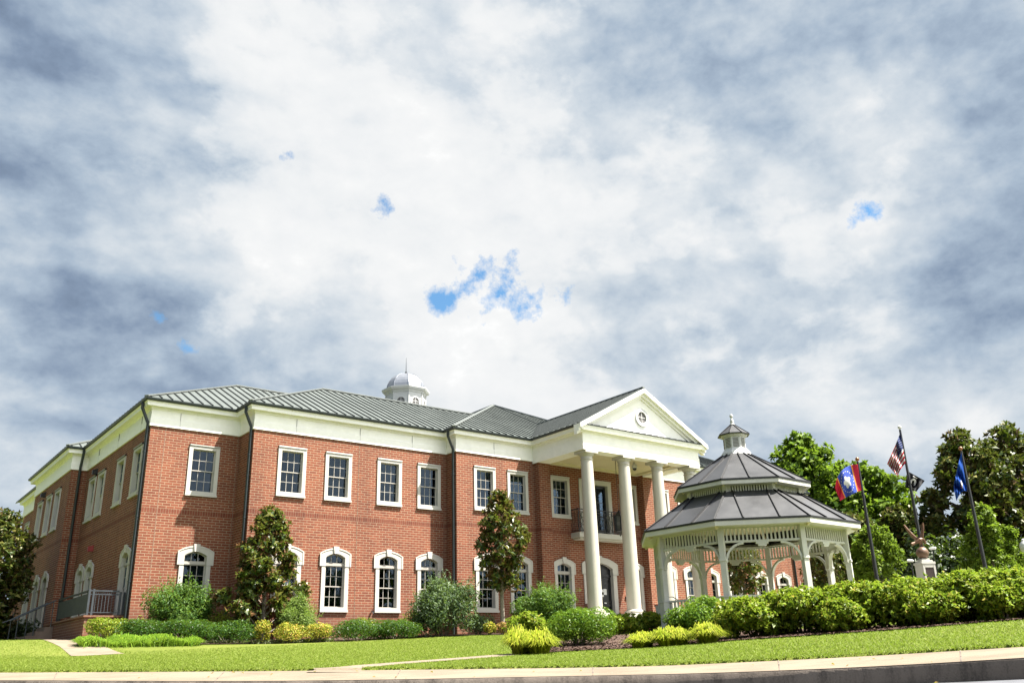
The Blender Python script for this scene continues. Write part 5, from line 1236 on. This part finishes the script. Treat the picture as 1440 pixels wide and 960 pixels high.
zz = w.math('ADD', w.math('MAXIMUM', sp.outputs[2], 0.0), .30)
pv = w.n('ShaderNodeCombineXYZ'); w.l(w.math('DIVIDE', sp.outputs[0], zz), pv.inputs[0]); w.l(w.math('DIVIDE', sp.outputs[1], zz), pv.inputs[1])
# warp
wn = w.n('ShaderNodeTexNoise'); wn.inputs['Scale'].default_value = 1.6; wn.inputs['Detail'].default_value = 5; w.l(pv.outputs[0], wn.inputs['Vector'])
ws = w.n('ShaderNodeVectorMath', operation='SUBTRACT'); w.l(wn.outputs['Color'], ws.inputs[0]); ws.inputs[1].default_value = (.5, .5, .5)
wm = w.n('ShaderNodeVectorMath', operation='SCALE'); w.l(ws.outputs[0], wm.inputs[0]); wm.inputs['Scale'].default_value = .55
wa = w.n('ShaderNodeVectorMath', operation='ADD'); w.l(pv.outputs[0], wa.inputs[0]); w.l(wm.outputs[0], wa.inputs[1]); PV = wa.outputs[0]
# the same warp, smaller, bends the directions that the cloud masses are laid out in
wd = w.n('ShaderNodeVectorMath', operation='SCALE'); w.l(ws.outputs[0], wd.inputs[0]); wd.inputs['Scale'].default_value = .14
wda = w.n('ShaderNodeVectorMath', operation='ADD'); w.l(D_, wda.inputs[0]); w.l(wd.outputs[0], wda.inputs[1]); wdn = w.n('ShaderNodeVectorMath', operation='NORMALIZE'); w.l(wda.outputs[0], wdn.inputs[0]); DW = wdn.outputs[0]
def blob(px, py, rad_px, amp, vec):
    d = ray(px, py); d /= np.linalg.norm(d); k = 1/(1-math.cos(rad_px/F_PX))
    dt = w.n('ShaderNodeVectorMath', operation='DOT_PRODUCT'); w.l(vec, dt.inputs[0]); dt.inputs[1].default_value = tuple(d)
    return w.math('MULTIPLY', w.math('EXPONENT', w.math('MULTIPLY', w.math('SUBTRACT', dt.outputs['Value'], 1.0), k)), amp)
def total(L, vec):
    s = None
    for b in L:
        o = blob(*b, vec); s = o if s is None else w.math('ADD', s, o)
    return s
MASS = [(600, 240, 240, .20), (450, 140, 170, .16), (930, 240, 200, .18), (1200, 150, 140, .24), (1330, 120, 90, .16), (1060, 340, 130, .20), (1240, 330, 80, .24), (640, 400, 200, .16), (1250, 450, 120, .12), (330, 380, 120, .08), (700, 560, 130, .14), (1280, 570, 120, .16), (150, 345, 60, .22), (150, 545, 60, .20), (740, 560, 60, .15), (1400, 540, 60, .12), (330, 490, 60, .10),
        (150, 250, 120, .14), (200, 400, 70, .14), (330, 450, 70, .14), (1280, 600, 110, .22), (1180, 520, 70, .16), (-20, 240, 230, -.20), (40, 480, 170, -.22), (180, 450, 90, -.16), (250, 560, 130, -.22), (20, 30, 190, -.16), (570, 30, 120, -.24), (620, 100, 70, -.16), (990, 70, 190, -.26), (1150, 40, 130, -.18), (1430, 30, 150, -.28), (1400, 270, 130, -.28), (1340, 390, 90, -.26), (1420, 470, 90, -.22), (1300, 520, 70, -.22), (520, 475, 110, -.20), (860, 450, 100, -.22), (990, 560, 150, -.13), (1060, 480, 120, -.08), (1180, 620, 100, -.05), (240, 250, 110, -.08), (860, 170, 70, -.12)]
MASS = [(x, y, r, a*(.62 if a > 0 else .80)) for x, y, r, a in MASS]
mass = total(MASS, DW)
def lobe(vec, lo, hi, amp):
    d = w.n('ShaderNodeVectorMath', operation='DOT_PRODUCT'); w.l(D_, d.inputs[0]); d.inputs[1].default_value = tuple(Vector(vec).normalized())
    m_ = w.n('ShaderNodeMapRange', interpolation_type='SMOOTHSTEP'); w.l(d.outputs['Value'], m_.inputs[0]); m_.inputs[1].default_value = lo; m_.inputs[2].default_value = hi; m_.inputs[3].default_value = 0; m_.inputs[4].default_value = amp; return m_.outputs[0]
mass = w.math('ADD', mass, lobe((.3, -.8, .6), .2, .95, .22))       # unseen bright cloud added behind and to the right, fills the front's shade
mass = w.math('ADD', mass, lobe((-1, .0, .2), .25, .95, -.62))     # dark cloud added out of view to the left, keeps the side wall dim
sd_ = w.n('ShaderNodeMapping'); sd_.inputs['Scale'].default_value = (1, 1, 1.5); w.l(D_, sd_.inputs[0]); SD = sd_.outputs[0]
wq = w.n('ShaderNodeVectorMath', operation='SCALE'); w.l(ws.outputs[0], wq.inputs[0]); wq.inputs['Scale'].default_value = .06
wqa = w.n('ShaderNodeVectorMath', operation='ADD'); w.l(SD, wqa.inputs[0]); w.l(wq.outputs[0], wqa.inputs[1])
wqa_out = wqa.outputs[0]
n1 = w.noise(SD, 3.2, 7, .50); n2 = w.noise(wqa_out, 10.0, 9, .56); n3 = w.noise(D_, 1.9, 2, .5)
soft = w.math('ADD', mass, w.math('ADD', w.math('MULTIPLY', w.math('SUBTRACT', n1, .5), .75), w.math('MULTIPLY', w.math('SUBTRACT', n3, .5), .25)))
# sunlit cumulus heads: crisp on their upper rim, melting away below
ed = w.math('ADD', w.math('MULTIPLY', w.math('SUBTRACT', n2, .5), 1.0), w.math('ADD', w.math('MULTIPLY', soft, .9), -.02))
head = w.n('ShaderNodeMapRange', interpolation_type='SMOOTHSTEP'); w.l(ed, head.inputs[0]); head.inputs[1].default_value = -.03; head.inputs[2].default_value = .10; head.inputs[3].default_value = -.08; head.inputs[4].default_value = .09
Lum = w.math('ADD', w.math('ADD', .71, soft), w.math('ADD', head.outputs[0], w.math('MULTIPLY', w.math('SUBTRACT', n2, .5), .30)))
# puffs: rounded lumps with darker creases between them (an upturned ridged fractal)
# relief: each billow is lighter on the side turned to the sun, darker on its far side
def shifted(vec, off):
    a = w.n('ShaderNodeVectorMath', operation='ADD'); w.l(vec, a.inputs[0]); a.inputs[1].default_value = off; return a.outputs[0]
sun_side = Vector((.35, -.25, .90)).normalized()
def relief(scale, detail, rough, delta, amp):
    a = w.noise(wqa_out, scale, detail, rough); b = w.noise(shifted(wqa_out, tuple(sun_side*delta)), scale, detail, rough)
    return w.math('MINIMUM', w.math('MAXIMUM', w.math('MULTIPLY', w.math('SUBTRACT', a, b), amp), -.26), .24)
Lum = w.math('ADD', Lum, w.math('ADD', relief(3.6, 9, .54, .060, 1.45), relief(11.0, 7, .58, .020, .62)))
cl = w.ramp(w.math('MULTIPLY', Lum, .8), [(.0, (.15, .205, .30)), (.16, (.25, .33, .455)), (.32, (.42, .515, .63)), (.46, (.60, .675, .75)), (.60, (.755, .80, .84)), (.74, (.865, .885, .90)), (.95, (.95, .955, .955))])
glow = w.n('ShaderNodeMapRange', interpolation_type='SMOOTHSTEP'); w.l(Lum, glow.inputs[0]); glow.inputs[1].default_value = 1.10; glow.inputs[2].default_value = 1.6; glow.inputs[3].default_value = 1.0; glow.inputs[4].default_value = 1.4
gl2 = w.math('MULTIPLY', glow.outputs[0], w.math('ADD', 1.0, lobe((.2, -.9, .5), .25, .9, 1.7)))  # cloud behind the viewer brightened further, added to fill the shaded front
gc = w.n('ShaderNodeCombineXYZ'); [w.l(gl2, gc.inputs[q]) for q in range(3)]
cl = w.mix(1.0, cl, gc.outputs[0], 'MULTIPLY')
# gaps of blue
GAP = [(618, 427, 26, .50), (655, 400, 36, .32), (700, 402, 44, .32), (750, 438, 26, .40), (790, 412, 20, .30), (538, 284, 20, .32), (1198, 298, 18, .36), (1230, 293, 15, .36), (220, 447, 13, .46), (259, 490, 13, .46), (405, 223, 11, .28)]
wg = w.n('ShaderNodeVectorMath', operation='SCALE'); w.l(ws.outputs[0], wg.inputs[0]); wg.inputs['Scale'].default_value = .02
wga = w.n('ShaderNodeVectorMath', operation='ADD'); w.l(D_, wga.inputs[0]); w.l(wg.outputs[0], wga.inputs[1])
wgn = w.n('ShaderNodeVectorMath', operation='NORMALIZE'); w.l(wga.outputs[0], wgn.inputs[0]); gap = total(GAP, wgn.outputs[0]); gn = w.noise(D_, 30, 8, .66)
gm = w.math('SMOOTH_MIN', 1.0, w.math('MULTIPLY', w.math('MAXIMUM', w.math('SUBTRACT', w.math('ADD', gap, w.math('MULTIPLY', w.math('SUBTRACT', gn, .5), 1.7)), .24), 0.0), 3.2), .1)
gm = w.math('MULTIPLY', w.math('MULTIPLY', gm, .95), w.math('GREATER_THAN', gap, .06))
blue = w.mix(1.0, sky.outputs[0], (.25, .43, .50), 'MULTIPLY')
BG = .10
k = 1/(BG*2**EXPO)
cs = w.mix(1.0, cl, (k, k, k), 'MULTIPLY')
col = w.mix(gm, cs, blue)
below = w.ramp(w.math('ADD', w.math('MULTIPLY', sp.outputs[2], 8.0), .5), [(.40, 0.0), (.52, 1.0)])
col = w.mix(below, (.30, .36, .20), col)
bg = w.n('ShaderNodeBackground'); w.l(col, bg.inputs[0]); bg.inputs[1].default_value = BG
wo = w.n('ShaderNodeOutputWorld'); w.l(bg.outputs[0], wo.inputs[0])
world.cycles.sampling_method = 'MANUAL'; world.cycles.sample_map_resolution = 512

vs = scene.view_settings; scene.display_settings.display_device = 'sRGB'
vs.view_transform = 'Standard'; vs.look = 'None'; vs.exposure = EXPO; vs.gamma = 1; vs.use_curve_mapping = False
scene.render.engine = 'CYCLES'
cy = scene.cycles; cy.max_bounces = 6; cy.diffuse_bounces = 3; cy.glossy_bounces = 3; cy.transmission_bounces = 3; cy.transparent_max_bounces = 4; cy.sample_clamp_indirect = 4
cy.use_denoising = True
